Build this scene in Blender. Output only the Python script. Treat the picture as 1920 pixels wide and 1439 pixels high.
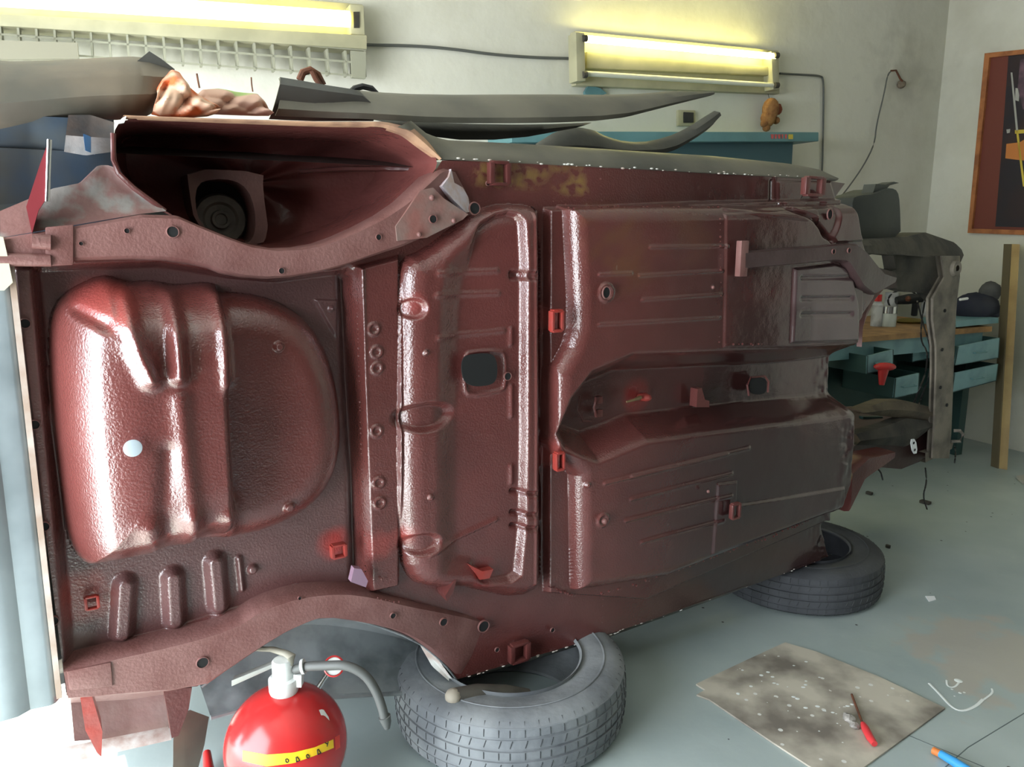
import bpy, bmesh, math, random
import numpy as np
from mathutils import Vector, Matrix, Euler
random.seed(7); rng = np.random.default_rng(7)
scene = bpy.context.scene
for o in list(bpy.data.objects): bpy.data.objects.remove(o)
C = scene.collection
PI = math.pi

# ------------------------------------------------------------------ camera
FPX, TH, CH = 1450.0, math.radians(11.0), 1.343
cam_d = bpy.data.cameras.new('camera'); cam = bpy.data.objects.new('camera', cam_d); C.objects.link(cam)
cam_d.sensor_fit = 'HORIZONTAL'; cam_d.sensor_width = 36.0; cam_d.lens = FPX / 1920 * 36.0
cam_d.clip_start = 0.05; cam_d.clip_end = 200
cam.location = (0, 0, CH); cam.rotation_euler = (PI / 2 - TH, 0, 0)
scene.camera = cam
vs = scene.view_settings
vs.view_transform = 'Standard'; vs.look = 'None'; vs.gamma = 1; vs.use_curve_mapping = False
vs.exposure = 0.42

# room frame: a = distance from the right wall, b = distance from the back wall
KX, KY, RY = 2.84, 5.40, math.radians(25.4)
E1 = np.array([math.cos(RY), math.sin(RY)]); E2 = np.array([math.sin(RY), -math.cos(RY)])
def R(a, b, z=0.0):
    p = np.array([KX, KY]) - a * E1 + b * E2
    return Vector((p[0], p[1], z))
A_LEFT, B_FRONT, Z_CEIL = 6.35, 6.4, 2.85
DOOR_B0, DOOR_B1, DOOR_Z = 0.9, 3.7, 2.2

# ------------------------------------------------------------------ light
world = bpy.data.worlds.new('world'); scene.world = world; world.use_nodes = True
wn = world.node_tree.nodes; wl = world.node_tree.links
bg = wn['Background']; bg.inputs[0].default_value = (0.75, 0.86, 1.0, 1); bg.inputs[1].default_value = 2.2
def area(name, loc, direction, sx, sy, power, col):
    d = bpy.data.lights.new(name, 'AREA'); d.shape = 'RECTANGLE'; d.size = sx; d.size_y = sy
    d.energy = power; d.color = col
    o = bpy.data.objects.new(name, d); C.objects.link(o)
    o.location = loc
    z = -Vector(direction).normalized(); x = Vector((0, 0, 1)).cross(z).normalized(); y = z.cross(x)
    o.rotation_euler = Matrix((x, y, z)).transposed().to_euler()
    return o
# daylight standing in the open garage door of the left wall
area('daylight_door', R(A_LEFT + 0.03, (DOOR_B0 + DOOR_B1) / 2, 1.08), (E1[0], E1[1], 0), DOOR_B1 - DOOR_B0, 2.15, 190, (0.88, 0.94, 1.0))
sun_d = bpy.data.lights.new('sun', 'SUN'); sun_d.energy = 22; sun_d.angle = 0.02; sun_d.color = (1, 0.93, 0.8)
sun = bpy.data.objects.new('sun', sun_d); C.objects.link(sun)
SUN_DIR = Vector((E1[0] * 0.5 - E2[0] * 0.22, E1[1] * 0.5 - E2[1] * 0.22, -0.70)).normalized()
sun.rotation_euler = SUN_DIR.to_track_quat('-Z', 'Y').to_euler()

# ------------------------------------------------------------------ projection helpers
def ray(px, py):
    x = (px - 960) / FPX; y = -(py - 719.5) / FPX
    return np.array([x, math.cos(TH) + y * math.sin(TH), -math.sin(TH) + y * math.cos(TH)])
CAM = np.array([0, 0, CH])
def on_floor(px, py, z=0.0):
    r = ray(px, py); t = (z - CH) / r[2]; p = CAM + r * t
    return Vector(p)
def on_back(px, py, b=0.0):
    r = ray(px, py); p0 = np.array(R(0, b)[:2]); t = (p0 @ E2) / (r[:2] @ E2)
    return Vector(CAM + r * t)
def on_right(px, py, a=0.0):
    r = ray(px, py); p0 = np.array(R(a, 0)[:2]); t = (p0 @ E1) / (r[:2] @ E1)
    return Vector(CAM + r * t)
# the plane of the car's underside (u along the sill, v up, h towards the viewer)
YAW = math.radians(30.8)
_r = ray(850, 750); O2 = _r[:2] / _r[1] * 1.87
UA = np.array([math.cos(YAW), math.sin(YAW)]); UN = np.array([math.sin(YAW), -math.cos(YAW)])
def P(px, py, h=0.0):
    r = ray(px, py); t = ((O2 + UN * h) @ UN) / (r[:2] @ UN); p = r * t
    return float((p[:2] - O2) @ UA), float(CH + p[2])
def Wv(u, v, h=0.0):
    p = O2 + UA * u + UN * h
    return Vector((p[0], p[1], v))
def PW(px, py, h=0.0):
    u, v = P(px, py, h); return Wv(u, v, h)

# ------------------------------------------------------------------ materials
def lin(c): return tuple(((x / 255) / 12.92 if x <= 10 else (((x / 255) + 0.055) / 1.055) ** 2.4) for x in c)
def nd(nt, t, **k):
    n = nt.nodes.new(t)
    for a, b in k.items(): setattr(n, a, b)
    return n
def mat(name, col, rough=0.5, metal=0.0, col2=None, scale=6.0, bump=0.0, bscale=60.0, thresh=(0.4, 0.65), emit=None, estr=0, spec=0.5, detail=4):
    m = bpy.data.materials.new(name); m.use_nodes = True; nt = m.node_tree; b = nt.nodes['Principled BSDF']
    b.inputs['Base Color'].default_value = (*lin(col), 1); b.inputs['Roughness'].default_value = rough
    b.inputs['Metallic'].default_value = metal; b.inputs['Specular IOR Level'].default_value = spec
    tc = nd(nt, 'ShaderNodeTexCoord')
    if col2 is not None:
        n = nd(nt, 'ShaderNodeTexNoise'); n.inputs['Scale'].default_value = scale; n.inputs['Detail'].default_value = detail
        nt.links.new(tc.outputs['Object'], n.inputs['Vector'])
        r = nd(nt, 'ShaderNodeValToRGB'); r.color_ramp.elements[0].position = thresh[0]; r.color_ramp.elements[1].position = thresh[1]
        r.color_ramp.elements[0].color = (*lin(col), 1); r.color_ramp.elements[1].color = (*lin(col2), 1)
        nt.links.new(n.outputs['Fac'], r.inputs[0]); nt.links.new(r.outputs[0], b.inputs['Base Color'])
    if bump > 0:
        n = nd(nt, 'ShaderNodeTexNoise'); n.inputs['Scale'].default_value = bscale; n.inputs['Detail'].default_value = 3
        nt.links.new(tc.outputs['Object'], n.inputs['Vector'])
        bp = nd(nt, 'ShaderNodeBump'); bp.inputs['Strength'].default_value = bump; bp.inputs['Distance'].default_value = 0.004
        nt.links.new(n.outputs['Fac'], bp.inputs['Height']); nt.links.new(bp.outputs[0], b.inputs['Normal'])
    if emit is not None:
        b.inputs['Emission Color'].default_value = (*emit, 1); b.inputs['Emission Strength'].default_value = estr
    return m
# paint whose pigment and gloss come from the vertices (primer, rust, bare patches)
def vertex_paint(name, peel=0.55):
    m = bpy.data.materials.new(name); m.use_nodes = True; nt = m.node_tree; b = nt.nodes['Principled BSDF']
    a = nd(nt, 'ShaderNodeAttribute', attribute_name='Col'); g = nd(nt, 'ShaderNodeAttribute', attribute_name='Rgh')
    tc = nd(nt, 'ShaderNodeTexCoord')
    n = nd(nt, 'ShaderNodeTexNoise'); n.inputs['Scale'].default_value = 5; n.inputs['Detail'].default_value = 6
    nt.links.new(tc.outputs['Object'], n.inputs['Vector'])
    mr = nd(nt, 'ShaderNodeMapRange'); mr.inputs[1].default_value = 0.3; mr.inputs[2].default_value = 0.7; mr.inputs[3].default_value = 0.86; mr.inputs[4].default_value = 1.14
    nt.links.new(n.outputs['Fac'], mr.inputs[0])
    mx = nd(nt, 'ShaderNodeVectorMath', operation='SCALE')
    nt.links.new(a.outputs['Color'], mx.inputs[0]); nt.links.new(mr.outputs[0], mx.inputs['Scale'])
    nt.links.new(mx.outputs[0], b.inputs['Base Color']); nt.links.new(g.outputs['Fac'], b.inputs['Roughness'])
    b.inputs['Specular IOR Level'].default_value = 0.6; b.inputs['Coat Weight'].default_value = .6; b.inputs['Coat Roughness'].default_value = .1
    n1 = nd(nt, 'ShaderNodeTexNoise'); n1.inputs['Scale'].default_value = 210; n1.inputs['Detail'].default_value = 2
    n2 = nd(nt, 'ShaderNodeTexNoise'); n2.inputs['Scale'].default_value = 9; n2.inputs['Detail'].default_value = 3
    for q in (n1, n2): nt.links.new(tc.outputs['Object'], q.inputs['Vector'])
    b1 = nd(nt, 'ShaderNodeBump'); b1.inputs['Strength'].default_value = peel; b1.inputs['Distance'].default_value = 0.0024; pe = nd(nt, 'ShaderNodeAttribute', attribute_name='Peel'); nt.links.new(pe.outputs['Fac'], b1.inputs['Strength'])
    b2 = nd(nt, 'ShaderNodeBump'); b2.inputs['Strength'].default_value = 0.25; b2.inputs['Distance'].default_value = 0.01
    nt.links.new(n1.outputs['Fac'], b1.inputs['Height']); nt.links.new(n2.outputs['Fac'], b2.inputs['Height'])
    nt.links.new(b2.outputs[0], b1.inputs['Normal']); nt.links.new(b1.outputs[0], b.inputs['Normal']); nt.links.new(b1.outputs[0], b.inputs['Coat Normal'])
    return m
MAROON = (93, 50, 47); DEEP = (74, 40, 38); RAIL = (120, 84, 80); REDP = (140, 60, 55)
M = dict(
 primer=vertex_paint('primer_paint'),
 maroon=mat('maroon_primer', MAROON, .3, col2=(82, 42, 40), scale=8, bump=.3, bscale=120),
 railp=mat('dull_maroon_primer', RAIL, .5, col2=(106, 68, 64), scale=12, bump=.3, bscale=150),
 dark=mat('dark_cavity_paint', (62, 38, 36), .5, col2=(48, 32, 30), scale=5, bump=.3),
 black=mat('black_and_hole_shade', (14, 15, 16), .8),
 redp=mat('red_primer', REDP, .35, col2=(150, 50, 42), scale=30, bump=.3),
 steel=mat('bare_steel', (160, 166, 168), .35, .2, col2=(112, 118, 120), scale=9, bump=.25, bscale=30),
 greysheet=mat('grey_weathered_sheet', (108, 104, 92), .5, .1, col2=(78, 77, 70), scale=3.5, bump=.3, bscale=25),
 darksheet=mat('dark_grey_sheet', (82, 82, 78), .5, .2, col2=(58, 58, 55), scale=5, bump=.3, bscale=25),
 undershade=mat('underside_shade_black', (40, 40, 38), .55, col2=(52, 50, 46), scale=8, bump=.2),
 tan=mat('tan_filler', (190, 150, 120), .6, col2=(150, 115, 95), scale=20, bump=.2),
 white=mat('white_filler_and_sunlit_edge', (225, 225, 220), .45, col2=(190, 170, 160), scale=25, bump=.2),
 blueg=mat('blue_grey_panel', (38, 54, 70), .35, .1, col2=(56, 56, 50), scale=5, bump=.2, bscale=20),
 blue=mat('bright_blue_paint', (52, 92, 134), .4, col2=(66, 90, 112), scale=12),
 rearp=mat('rear_panel_paint', (150, 160, 165), .35, .1, col2=(120, 130, 134), scale=5, bump=.15, bscale=20),
 engine=mat('dusty_engine_metal', (74, 70, 62), .8, col2=(44, 42, 40), scale=9, bump=.8, bscale=40),
 enginel=mat('dusty_light_metal', (128, 120, 108), .8, col2=(92, 86, 78), scale=12, bump=.6, bscale=50),
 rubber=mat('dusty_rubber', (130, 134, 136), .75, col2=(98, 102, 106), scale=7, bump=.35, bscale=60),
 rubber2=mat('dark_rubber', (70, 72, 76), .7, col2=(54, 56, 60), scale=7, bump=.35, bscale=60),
 groove=mat('tyre_groove', (62, 64, 66), .8),
 plastic=mat('dark_green_grey_plastic', (62, 66, 62), .6, col2=(50, 54, 52), scale=6, bump=.2),
 red=mat('extinguisher_red', (190, 44, 44), .22, col2=(176, 42, 42), scale=8),
 yellow=mat('yellow_label', (250, 205, 40), .5),
 ink=mat('black_ink', (30, 26, 24), .6),
 whitem=mat('white_valve', (225, 228, 225), .35, col2=(195, 198, 195), scale=15),
 hose=mat('grey_hose', (84, 86, 84), .55),
 chrome=mat('chrome', (200, 200, 200), .2, 1.0),
 cream=mat('cream_fixture', (176, 172, 142), .5, col2=(158, 155, 128), scale=6),
 creamd=mat('cream_louver', (146, 146, 128), .55),
 tube=mat('lit_tube', (255, 250, 200), .4, emit=(1.0, .90, .30), estr=17), tube2=mat('lit_tube_left', (255, 250, 200), .4, emit=(1.0, .90, .30), estr=6),
 tubeoff=mat('unlit_tube', (215, 215, 200), .3),
 cable=mat('grey_cable', (88, 90, 86), .6),
 blackw=mat('black_cable', (34, 34, 36), .5),
 teal=mat('teal_shelf_paint', (98, 142, 146), .5, col2=(88, 130, 134), scale=5),
 tealb=mat('teal_cabinet_back', (52, 84, 90), .6),
 bluec=mat('light_blue_cabinet', (118, 158, 164), .45, col2=(100, 138, 146), scale=9),
 wood=mat('bench_wood', (170, 130, 82), .6, col2=(130, 96, 60), scale=12, bump=.2),
 board=mat('pale_timber', (176, 150, 100), .6, col2=(150, 122, 80), scale=5, bump=.2),
 board_shade=mat('timber_shaded_side', (98, 88, 66), .7),
 frame=mat('picture_frame_wood', (176, 112, 66), .5, col2=(140, 84, 50), scale=14),
 pmar=mat('picture_maroon', (112, 56, 46), .45), pdark=mat('picture_dark', (42, 38, 46), .35, col2=(54, 40, 42), scale=5),
 pora=mat('picture_orange', (196, 122, 62), .4), pskin=mat('picture_mauve', (112, 84, 98), .4, col2=(60, 48, 60), scale=14), pyel=mat('picture_yellow', (205, 180, 70), .4), ppale=mat('picture_pale', (170, 168, 160), .4),
 cloth=mat('floral_cloth', (206, 170, 145), .85, col2=(205, 100, 50), scale=14, thresh=(.44, .54), bump=.3, bscale=12),
 cloth2=mat('pale_floral_cloth', (206, 168, 150), .85, col2=(165, 190, 120), scale=11, thresh=(.56, .62), bump=.3, bscale=12),
 plush=mat('brown_plush', (156, 112, 66), .95, col2=(120, 78, 44), scale=20, bump=1, bscale=150),
 plushr=mat('rust_plush', (130, 66, 44), .95, bump=1, bscale=150, col2=(110, 58, 40)),
 bag=mat('navy_cloth', (38, 42, 60), .85, col2=(54, 56, 66), scale=6, bump=.6, bscale=20),
 bagl=mat('grey_cloth', (98, 98, 98), .85, col2=(70, 70, 72), scale=6, bump=.5, bscale=20),
 glass=mat('jar_glass', (190, 198, 195), .12), can=mat('pale_can', (205, 208, 210), .4, col2=(150, 152, 155), scale=14), tool=mat('tool_black', (30, 32, 34), .5),
 teald=mat('dark_teal', (36, 66, 64), .6), olive=mat('olive_rag', (110, 96, 40), .8),
 bluep=mat('blue_handle', (60, 150, 210), .4), orange=mat('orange_tip', (205, 120, 60), .5),
 jointm=mat('floor_joint', (96, 106, 106), .8),
 foil=mat('crumpled_grey', (170, 165, 158), .6, col2=(130, 126, 120), scale=40, bump=.8, bscale=80),
 rust=mat('rusty_brown', (110, 66, 44), .8, col2=(80, 52, 38), scale=30, bump=.5),
 paintw=mat('white_paint_spill', (225, 230, 228), .4),
 paper=mat('white_tag', (238, 240, 242), .5),
 glassw=mat('window_glass', (200, 215, 225), .05),
)
# ------------------------------------------------------------------ object helpers
def link(name, me, m=None, parent=None):
    o = bpy.data.objects.new(name, me); C.objects.link(o)
    if m is not None: me.materials.append(m)
    if parent is not None: o.parent = parent
    return o
def tag(o, label=None, cat=None, group=None, kind=None):
    if label: o['label'] = label
    if cat: o['category'] = cat
    if group: o['group'] = group
    if kind: o['kind'] = kind
    return o
class MB:
    """collects shapes in WORLD coordinates, builds one mesh object"""
    def __init__(s): s.v = []; s.f = []; s.sm = []
    def add(s, vs_, fs, smooth=True):
        n = len(s.v); s.v += [tuple(p) for p in vs_]; s.f += [tuple(i + n for i in f) for f in fs]; s.sm += [smooth] * len(fs); return s
    def hexa(s, p):   # 8 points: bottom 4, top 4
        return s.add(p, [(3, 2, 1, 0), (4, 5, 6, 7), (0, 1, 5, 4), (1, 2, 6, 5), (2, 3, 7, 6), (3, 0, 4, 7)], False)
    def box(s, c, sx, sy, sz, rz=0, rot=None):
        q = rot if rot is not None else Matrix.Rotation(rz, 3, 'Z'); c = Vector(c)
        pts = [c + q @ Vector((x * sx / 2, y * sy / 2, z * sz / 2)) for z in (-1, 1) for x, y in ((-1, -1), (1, -1), (1, 1), (-1, 1))]
        return s.hexa(pts)
    def tube(s, pts, r, n=8, cap=True, flat=1.0):
        pts = [Vector(p) for p in pts]; rs = r if isinstance(r, (list, tuple)) else [r] * len(pts)
        rings = []; ref = Vector((0, 0, 1)); base = len(s.v)
        for i, p in enumerate(pts):
            d = (pts[min(i + 1, len(pts) - 1)] - pts[max(i - 1, 0)]).normalized()
            if abs(d.dot(ref)) > .95: x = d.cross(Vector((1, 0, 0))).normalized()
            else: x = d.cross(ref).normalized()
            y = x.cross(d).normalized()
            for k in range(n):
                a = 2 * PI * k / n; rings.append(p + x * math.cos(a) * rs[i] + y * math.sin(a) * rs[i] * flat)
        fs = []
        for i in range(len(pts) - 1):
            for k in range(n):
                k2 = (k + 1) % n; fs.append((i * n + k, (i + 1) * n + k, (i + 1) * n + k2, i * n + k2))
        if cap: fs.append(tuple(range(n))); fs.append(tuple(reversed(range((len(pts) - 1) * n, len(pts) * n))))
        return s.add(rings, fs)
    def lathe(s, prof, M4, n=32):
        vs_ = []; fs = []; m = len(prof)
        for k in range(n):
            a = 2 * PI * k / n
            for r, z in prof: vs_.append(M4 @ Vector((r * math.cos(a), r * math.sin(a), z)))
        for k in range(n):
            k2 = (k + 1) % n
            for i in range(m - 1): fs.append((k * m + i, k2 * m + i, k2 * m + i + 1, k * m + i + 1))
        return s.add(vs_, fs)
    def prism(s, top, off):   # polygon points + offset vector
        n = len(top); off = Vector(off); top = [Vector(p) for p in top]
        fs = [tuple(range(n)), tuple(reversed(range(n, 2 * n)))] + [(i, n + i, n + (i + 1) % n, (i + 1) % n) for i in range(n)]
        return s.add(top + [p + off for p in top], fs, False)
    def ball(s, c, r, sc=(1, 1, 1), n=14, rot=None, noise=0):
        c = Vector(c); vs_ = []; fs = []; m = n // 2 + 1
        for i in range(m):
            th = PI * i / (m - 1)
            for k in range(n):
                a = 2 * PI * k / n; q = Vector((math.sin(th) * math.cos(a) * sc[0], math.sin(th) * math.sin(a) * sc[1], math.cos(th) * sc[2])) * r
                if noise: q *= 1 + noise * (math.sin(3 * a + i) * .5 + math.cos(5 * a - 2 * i) * .5)
                if rot is not None: q = rot @ q
                vs_.append(c + q)
        for i in range(m - 1):
            for k in range(n): fs.append((i * n + k, (i + 1) * n + k, (i + 1) * n + (k + 1) % n, i * n + (k + 1) % n))
        return s.add(vs_, fs)
    def grid(s, G, thick=None):
        """G: array [i][j] of points; thick: offset vector for a second skin"""
        ni, nj = len(G), len(G[0]); base = [Vector(p) for row in G for p in row]
        fs = [(i * nj + j, i * nj + j + 1, (i + 1) * nj + j + 1, (i + 1) * nj + j) for i in range(ni - 1) for j in range(nj - 1)]
        if thick is None: return s.add(base, fs)
        n = ni * nj; off = Vector(thick); vs_ = base + [p + off for p in base]
        fs2 = fs + [tuple(n + i for i in reversed(f)) for f in fs]
        rim = [(0, j) for j in range(nj)] + [(i, nj - 1) for i in range(1, ni)] + [(ni - 1, j) for j in range(nj - 2, -1, -1)] + [(i, 0) for i in range(ni - 2, 0, -1)]
        rim = [i * nj + j for i, j in rim]
        fs2 += [(rim[k], n + rim[k], n + rim[(k + 1) % len(rim)], rim[(k + 1) % len(rim)]) for k in range(len(rim))]
        return s.add(vs_, fs2)
    def build(s, name, m, parent=None, bevel=0.0, autos=True):
        pv = parent.matrix_basis.inverted() if parent is not None else None
        if parent is not None and parent.parent is not None:
            pv = (parent.parent.matrix_basis @ parent.matrix_basis).inverted()
        vs_ = [tuple(pv @ Vector(p)) for p in s.v] if pv is not None else s.v
        me = bpy.data.meshes.new(name); me.from_pydata(vs_, [], s.f); me.validate(); me.update()
        bm = bmesh.new(); bm.from_mesh(me); bmesh.ops.recalc_face_normals(bm, faces=bm.faces)
        if bevel > 0:
            es = [e for e in bm.edges if len(e.link_faces) == 2 and e.calc_face_angle(0) > .6]
            bmesh.ops.bevel(bm, geom=es, offset=bevel, segments=2, affect='EDGES', profile=.6)
        for f in bm.faces: f.smooth = True
        for e in bm.edges:
            if len(e.link_faces) == 2 and e.calc_face_angle(0) > .7: e.smooth = False
        bm.to_mesh(me); bm.free()
        o = link(name, me, M[m] if isinstance(m, str) else m, parent)
        return o
def empty(name, loc, label, cat, group=None, rz=0):
    o = bpy.data.objects.new(name, None); C.objects.link(o); o.location = loc; o.rotation_euler = (0, 0, rz)
    o.empty_display_size = .1
    bpy.context.view_layer.update()
    return tag(o, label, cat, group)
def resample(pts, n):
    a = np.array([(p[0], p[1], p[2] if len(p) > 2 else 0.0) for p in pts], float)
    d = np.r_[0, np.cumsum(np.hypot(np.diff(a[:, 0]), np.diff(a[:, 1])))]; t = np.linspace(0, d[-1], n)
    return np.stack([np.interp(t, d, a[:, k]) for k in range(3)], 1)
def smoothpts(pts, it=2):
    p = [tuple(q) + ((0.0,) if len(q) == 2 else ()) for q in pts]
    for _ in range(it):
        o = [p[0]]
        for a, b in zip(p, p[1:]):
            o += [tuple(.75 * x + .25 * y for x, y in zip(a, b)), tuple(.25 * x + .75 * y for x, y in zip(a, b))]
        o.append(p[-1]); p = o
    return p
def ribbon(top, bot, prof, n=80, sm=0):
    """sheet between two picture-measured edges lying in the underside plane; prof = (t, extra h)"""
    if sm: top = smoothpts(top, sm); bot = smoothpts(bot, sm)
    T = resample(top, n); B = resample(bot, n); G = []
    for p, q in zip(T, B):
        a = P(p[0], p[1], p[2]); b = P(q[0], q[1], q[2]); row = []
        for t, h in prof:
            row.append(Wv(a[0] + (b[0] - a[0]) * t, a[1] + (b[1] - a[1]) * t, p[2] + (q[2] - p[2]) * t + h))
        G.append(row)
    return MB().grid(G)
BOXP = [(0, -.05), (0, .0), (.01, .012), (.04, .018), (.3, .018), (.7, .018), (.96, .018), (.99, .012), (1, 0), (1, -.05)]

# ================================================================== ROOM SHELL
def wallmat(name, base, dirt, s1=1.2):
    m = bpy.data.materials.new(name); m.use_nodes = True; nt = m.node_tree; b = nt.nodes['Principled BSDF']
    tc = nd(nt, 'ShaderNodeTexCoord'); n = nd(nt, 'ShaderNodeTexNoise'); n.inputs['Scale'].default_value = s1; n.inputs['Detail'].default_value = 8; n.inputs['Roughness'].default_value = .65
    nt.links.new(tc.outputs['Object'], n.inputs['Vector'])
    r = nd(nt, 'ShaderNodeValToRGB'); r.color_ramp.elements[0].position = .45; r.color_ramp.elements[1].position = .78
    r.color_ramp.elements[0].color = (*lin(base), 1); r.color_ramp.elements[1].color = (*lin(dirt), 1)
    nt.links.new(n.outputs['Fac'], r.inputs[0]); nt.links.new(r.outputs[0], b.inputs['Base Color'])
    b.inputs['Roughness'].default_value = .75
    n2 = nd(nt, 'ShaderNodeTexNoise'); n2.inputs['Scale'].default_value = 9; n2.inputs['Detail'].default_value = 6
    nt.links.new(tc.outputs['Object'], n2.inputs['Vector'])
    bp = nd(nt, 'ShaderNodeBump'); bp.inputs['Strength'].default_value = .25; bp.inputs['Distance'].default_value = .02
    nt.links.new(n2.outputs['Fac'], bp.inputs['Height']); nt.links.new(bp.outputs[0], b.inputs['Normal'])
    return m
def floormat():
    m = bpy.data.materials.new('painted_concrete'); m.use_nodes = True; nt = m.node_tree; b = nt.nodes['Principled BSDF']; L = nt.links.new
    tc = nd(nt, 'ShaderNodeTexCoord')
    n = nd(nt, 'ShaderNodeTexNoise'); n.inputs['Scale'].default_value = 2.5; n.inputs['Detail'].default_value = 8
    L(tc.outputs['Object'], n.inputs['Vector'])
    r = nd(nt, 'ShaderNodeValToRGB'); e = r.color_ramp.elements
    e[0].position = .3; e[0].color = (*lin((150, 163, 163)), 1); e[1].position = .7; e[1].color = (*lin((170, 181, 179)), 1)
    L(n.outputs['Fac'], r.inputs[0])
    # worn pale patch to the right
    vm = nd(nt, 'ShaderNodeVectorMath', operation='DISTANCE'); vm.inputs[1].default_value = tuple(on_floor(1905, 1240))
    n3 = nd(nt, 'ShaderNodeTexNoise'); n3.inputs['Scale'].default_value = 7; n3.inputs['Detail'].default_value = 7; L(tc.outputs['Object'], n3.inputs['Vector'])
    L(tc.outputs['Object'], vm.inputs[0])
    ma = nd(nt, 'ShaderNodeMath', operation='MULTIPLY_ADD'); ma.inputs[1].default_value = -1.1; L(n3.outputs['Fac'], ma.inputs[0]); L(vm.outputs['Value'], ma.inputs[2])
    rr = nd(nt, 'ShaderNodeMapRange'); rr.inputs[1].default_value = -.24; rr.inputs[2].default_value = -.36; rr.inputs[3].default_value = 0; rr.inputs[4].default_value = .8
    L(ma.outputs[0], rr.inputs[0])
    mx = nd(nt, 'ShaderNodeMix', data_type='RGBA'); L(rr.outputs[0], mx.inputs[0]); L(r.outputs[0], mx.inputs[6]); mx.inputs[7].default_value = (*lin((172, 166, 156)), 1)
    # specks
    v = nd(nt, 'ShaderNodeTexVoronoi'); v.inputs['Scale'].default_value = 9; L(tc.outputs['Object'], v.inputs['Vector'])
    s = nd(nt, 'ShaderNodeMath', operation='LESS_THAN'); s.inputs[1].default_value = .045; L(v.outputs['Distance'], s.inputs[0])
    mx2 = nd(nt, 'ShaderNodeMix', data_type='RGBA'); L(s.outputs[0], mx2.inputs[0]); L(mx.outputs[2], mx2.inputs[6]); mx2.inputs[7].default_value = (*lin((60, 60, 58)), 1)
    L(mx2.outputs[2], b.inputs['Base Color']); b.inputs['Roughness'].default_value = .42
    bp = nd(nt, 'ShaderNodeBump'); bp.inputs['Strength'].default_value = .3; bp.inputs['Distance'].default_value = .01
    L(n3.outputs['Fac'], bp.inputs['Height']); L(bp.outputs[0], b.inputs['Normal'])
    return m
M['wall'] = wallmat('whitewashed_plaster', (214, 213, 200), (192, 190, 174)); M['ceil'] = wallmat('ceiling_plaster', (205, 205, 198), (180, 178, 168))
# grey damp smudge round the socket near the corner
_m = M['wall']; _n = _m.node_tree; _b = _n.nodes['Principled BSDF']; _src = _b.inputs['Base Color'].links[0].from_socket
_t = nd(_n, 'ShaderNodeTexCoord'); _s = nd(_n, 'ShaderNodeTexNoise'); _s.inputs['Scale'].default_value = 8; _s.inputs['Detail'].default_value = 7; _n.links.new(_t.outputs['Object'], _s.inputs['Vector'])
_d = nd(_n, 'ShaderNodeVectorMath', operation='DISTANCE'); _d.inputs[1].default_value = tuple(on_back(1695, 130)); _n.links.new(_t.outputs['Object'], _d.inputs[0])
_a = nd(_n, 'ShaderNodeMath', operation='MULTIPLY_ADD'); _a.inputs[1].default_value = -1.0; _n.links.new(_s.outputs['Fac'], _a.inputs[0]); _n.links.new(_d.outputs['Value'], _a.inputs[2])
_r = nd(_n, 'ShaderNodeMapRange'); _r.inputs[1].default_value = -.2; _r.inputs[2].default_value = -.5; _r.inputs[3].default_value = 0; _r.inputs[4].default_value = .3; _n.links.new(_a.outputs[0], _r.inputs[0])
_x = nd(_n, 'ShaderNodeMix', data_type='RGBA'); _n.links.new(_r.outputs[0], _x.inputs[0]); _n.links.new(_src, _x.inputs[6]); _x.inputs[7].default_value = (*lin((140, 138, 126)), 1); _n.links.new(_x.outputs[2], _b.inputs['Base Color'])
M['floor'] = floormat(); M['ground'] = mat('outside_ground', (165, 158, 145), .9, col2=(140, 134, 122), scale=3)
T_ = .15
def slab(name, pts, off, m):
    o = MB().prism(pts, off).build(name, m); tag(o, kind='structure'); return o
slab('floor', [R(-.2, -.2), R(A_LEFT + .2, -.2), R(A_LEFT + .2, B_FRONT + .2), R(-.2, B_FRONT + .2)], (0, 0, -.15), M['floor'])
slab('ceiling', [R(-.2, -.2, Z_CEIL), R(A_LEFT + .2, -.2, Z_CEIL), R(A_LEFT + .2, B_FRONT + .2, Z_CEIL), R(-.2, B_FRONT + .2, Z_CEIL)], (0, 0, .15), M['ceil'])
e1 = Vector((E1[0], E1[1], 0)); e2 = Vector((E2[0], E2[1], 0))
slab('wall_back', [R(0, 0), R(A_LEFT, 0), R(A_LEFT, 0, Z_CEIL), R(0, 0, Z_CEIL)], -e2 * T_, M['wall'])
slab('wall_right', [R(0, 0), R(0, B_FRONT), R(0, B_FRONT, Z_CEIL), R(0, 0, Z_CEIL)], e1 * T_, M['wall'])
lw = MB()
for b0, b1, z0, z1 in ((0, DOOR_B0, 0, Z_CEIL), (DOOR_B1, B_FRONT, 0, Z_CEIL), (DOOR_B0, DOOR_B1, DOOR_Z, Z_CEIL)):
    lw.prism([R(A_LEFT, b0, z0), R(A_LEFT, b1, z0), R(A_LEFT, b1, z1), R(A_LEFT, b0, z1)], -e1 * T_)
tag(lw.build('wall_left', M['wall']), kind='structure')
M['dimwall'] = wallmat('brown_grey_plaster', (84, 76, 70), (60, 54, 50)); M['darkslab'] = mat('dark_brown_reflected_slab', (50, 38, 34), .6, col2=(40, 30, 28), scale=6)
slab('wall_front', [R(0, B_FRONT), R(A_LEFT, B_FRONT), R(A_LEFT, B_FRONT, Z_CEIL), R(0, B_FRONT, Z_CEIL)], e2 * T_, M['dimwall'])
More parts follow.
